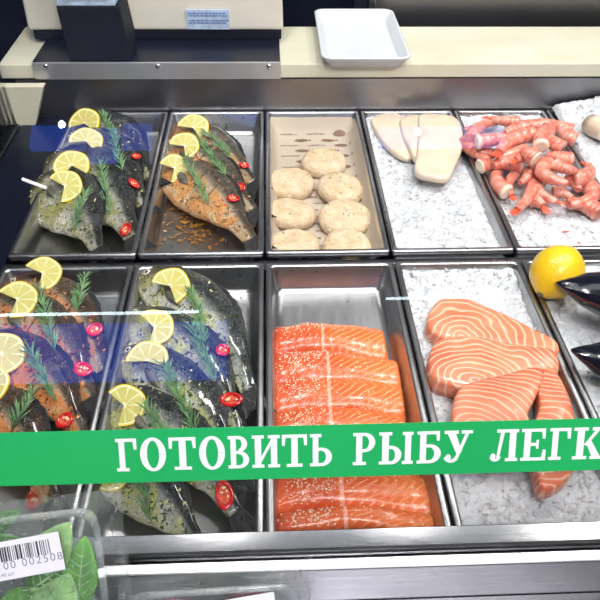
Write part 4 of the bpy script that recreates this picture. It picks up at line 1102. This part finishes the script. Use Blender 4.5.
# ================================================================== SALAD PACKS
def pack(TR, ang, W, Ht, th, leaves, name, label, rot=0.0, incl=50):
    ux = V((-1, 0, 0)); n = V((0, -sin(R(incl)), cos(R(incl)))); 
    X = V((1, 0, 0)); X = Matrix.Rotation(R(rot), 3, n) @ X
    m4 = frame(TR, X, n)           # local x right, y up the slope, z towards the viewer; origin at the top right lid corner
    e = empty(name, TR, label, 'salad pack', None, m4)
    def rl(bm, i, z_, rr):
        out = []
        for (cx, cy, a0) in ((-i-rr, -i-rr, 0), (-W+i+rr, -i-rr, 90), (-W+i+rr, -Ht+i+rr, 180), (-i-rr, -Ht+i+rr, 270)):
            for k in range(7): out.append(bm.verts.new((cx+rr*cos(R(a0+15*k)), cy+rr*sin(R(a0+15*k)), z_)))
        return out
    bm = bmesh.new(); L = [rl(bm, 0, -.002, .018), rl(bm, 0, 0, .018), rl(bm, .005, 0, .016), rl(bm, .007, -.003, .016), rl(bm, .013, -th+.005, .014), rl(bm, .018, -th, .012)]
    for a, b in zip(L, L[1:]):
        for k in range(28): bm.faces.new((a[k], a[(k+1) % 28], b[(k+1) % 28], b[k]))
    bm.faces.new(L[-1]); bmesh.ops.recalc_face_normals(bm, faces=bm.faces)
    link('plastic_tub', bm, M['clear_pl'], e, True)
    bm = bmesh.new(); G = []; nx, ny = 50, 50; ex = .016
    for j in range(ny+1):
        row = []
        for i in range(nx+1):
            x = -W-.004+(W+.004+ex)*i/nx; y = -Ht+(Ht+.010)*j/ny
            over = max(0, x+.002)+max(0, y+.002)
            z_ = .0012+.0022*abs(noise.noise(V((x*60, y*28, 3))))-over*1.1+(.004*noise.noise(V((x*150, y*60, 8))) if over > 0 else 0)
            row.append(bm.verts.new((x+(.003*noise.noise(V((y*60, 1, 1))) if over > 0 else 0), y, z_)))
        G.append(row)
    for j in range(ny):
        for i in range(nx): bm.faces.new((G[j][i], G[j][i+1], G[j+1][i+1], G[j+1][i]))
    link('film', bm, M['film'], e, True)
    return e, m4
def leaf(m4, x, y, z, ang, L, W, m, label, grp, curl=.004, seed=0, tiltx=0):
    mm = m4 @ Matrix.Translation((x, y, z)) @ Matrix.Rotation(R(ang), 4, 'Z') @ Matrix.Rotation(R(tiltx), 4, 'X')
    bm = bmesh.new(); n = 14; k_ = 6; G = []
    for i in range(n+1):
        s = i/n; w_ = W*(sin(pi*s**.8)**.75)*.5+.0006
        G.append([bm.verts.new((L*s, w_*(2*j/k_-1)*(1+.06*noise.noise(V((s*9, j, seed)))), curl*sin(pi*s)+.12*w_*abs(2*j/k_-1)+.0012*noise.noise(V((s*8, j*.8, seed)))-(.0006 if j == k_//2 else 0))) for j in range(k_+1)])
    for i in range(n):
        for j in range(k_): bm.faces.new((G[i][j], G[i+1][j], G[i+1][j+1], G[i][j+1]))
    o = link('salad_leaf', bm, M[m], None, True); o.matrix_world = mm
    sm = o.modifiers.new('t', 'SOLIDIFY'); sm.thickness = .0006
    bm = bmesh.new(); pr = [(L*i/n, curl*sin(pi*i/n)+.0009+.0012*noise.noise(V((i/n*8, 3*.8, seed)))) for i in range(n)]
    q = [[bm.verts.new((x_, sg*.0011*(1-x_/L), z_)) for sg in (-1, 1)] for x_, z_ in pr]
    for i in range(n-1): bm.faces.new((q[i][0], q[i+1][0], q[i+1][1], q[i][1]))
    for i in range(2, n-3, 2):
        for sg in (-1, 1):
            w_ = W*(sin(pi*(i/n)**.8)**.75)*.34; a = q[i][0].co.copy()
            pts = [a, V((a.x+w_*.35, sg*w_*.5, a.z+.0012+.04*w_)), V((a.x+w_*.8, sg*w_, a.z+.0018+.08*w_))]
            tube(bm, pts, [.0006, .0005, .0003], 4)
    link('midrib', bm, M['leaf_vein'], o)
    tag(o, label, 'leaf', grp)
TR = atY(97, 507, .29)
pk, m4 = pack(TR, 0, .165, .226, .045, 0, 'salad_pack', 'clear film-wrapped pack of green salad at the bottom left corner', rot=5)
Lf = [
 (-.060, -.055, -.010, 52, .052, .034, 'leaf_pale', 'large pale green salad leaf pointing up to the pack corner'),
 (-.030, -.088, -.014, 78, .060, .030, 'leaf', 'bright green salad leaf along the right side of the pack'),
 (-.098, -.088, -.010, 8, .060, .042, 'leaf', 'broad green salad leaf below the price label'),
 (-.062, -.110, -.008, 60, .060, .044, 'leaf_pale', 'big pale salad leaf low in the middle of the pack'),
 (-.150, -.092, -.012, 10, .060, .040, 'leaf', 'green salad leaf at the lower left below the label'),
 (-.150, -.120, -.009, 25, .060, .04, 'leaf_pale', 'pale salad leaf at the bottom left edge'),
 (-.105, -.135, -.006, 48, .050, .010, 'leaf_purple', 'narrow dark purple leaf stalk near the bottom of the pack'),
 (-.135, -.112, -.007, -20, .032, .020, 'leaf_purple', 'dark purple leaf tip at the lower left of the pack'),
 (-.075, -.075, -.020, 30, .055, .040, 'leaf_dark', 'dark green salad leaf beneath the pale pointed one'),
 (-.040, -.140, -.020, 80, .070, .05, 'leaf_dark', 'dark green salad leaf low at the right of the pack'),
 (-.150, -.040, -.022, 5, .080, .05, 'leaf_dark', 'dark green salad leaf hidden behind the price label'),
 (-.120, -.020, -.020, 20, .05, .02, 'leaf_dark', 'dark green leaf at the top of the pack above the label'),
 (-.100, -.165, -.018, 40, .08, .05, 'leaf', 'green salad leaf at the very bottom of the pack'),
 (-.030, -.190, -.018, 100, .08, .05, 'leaf', 'green salad leaf at the bottom right of the pack')]
for i, a in enumerate(Lf): leaf(m4, *a[:8], 'salad leaves in the pack', .004, i)
# label on the film
def price_label(e, x0, y0, x1, y1, ang, bars=True):
    W_, H_ = x1-x0, y1-y0
    o = bpy.data.objects.new('price_label', bpy.data.meshes.new('price_label')); COL.objects.link(o); o.parent = e
    bm = bmesh.new(); box(bm, (0, -H_, .0), (W_, 0, .0003)); bm.to_mesh(o.data); bm.free(); o.data.materials.append(M['label_white'])
    o.location = (x0, y1, .0042); o.rotation_euler = (0, 0, R(ang))
    bm = bmesh.new(); rn = random.Random(9); x = .004
    while x < W_-.010:
        w_ = rn.choice((.0005, .0008, .0012, .0016)); box(bm, (x, -H_*.52, .00032), (x+w_, -H_*.14, .00042)); x += w_+rn.choice((.0006, .0009, .0014))
    link('barcode', bm, M['ink'], o)
    for txt, sz, yy, nm in (('00100 002508', H_*.24, -H_*.72, 'barcode_digits'), ('Микс 140 шт', H_*.11, -H_*.90, 'label_text')):
        cu = bpy.data.curves.new(nm, 'FONT'); cu.body = txt; cu.size = sz*1.2; cu.space_character = 1.25 if nm[0] == 'b' else 1
        to = bpy.data.objects.new(nm, cu); COL.objects.link(to); update()
        me = bpy.data.meshes.new_from_object(to); COL.objects.unlink(to); bpy.data.objects.remove(to)
        me.materials.clear(); t_ = link(nm, me, M['ink_grey'], o)
        t_.location = (W_*.26, yy, .0004)
    return o
price_label(pk, -.125, -.055, -.033, -.022, 5-1)
TR2 = atY(297, 583, .245)
pk2, m42 = pack(TR2, 0, .150, .150, .030, 0, 'salad_pack', 'second clear film-wrapped pack peeking in at the bottom edge', rot=2)
for i, a in enumerate([(-.14, -.03, -.012, 10, .06, .03, 'leaf_purple', 'purple leaf in the second pack at its left end'), (-.10, -.035, -.012, -15, .06, .03, 'leaf_dark', 'dark green leaf in the middle of the second pack'),
    (-.07, -.03, -.014, 15, .05, .03, 'leaf_purple', 'purple leaf in the second pack at its right end'), (-.13, -.07, -.012, 5, .10, .06, 'leaf_dark', 'dark green leaf low in the second pack')]):
    leaf(m42, *a[:8], 'leaves in the second pack', .004, i+30)
price_label(pk2, -.095, -.060, -.02, -.012, 6)
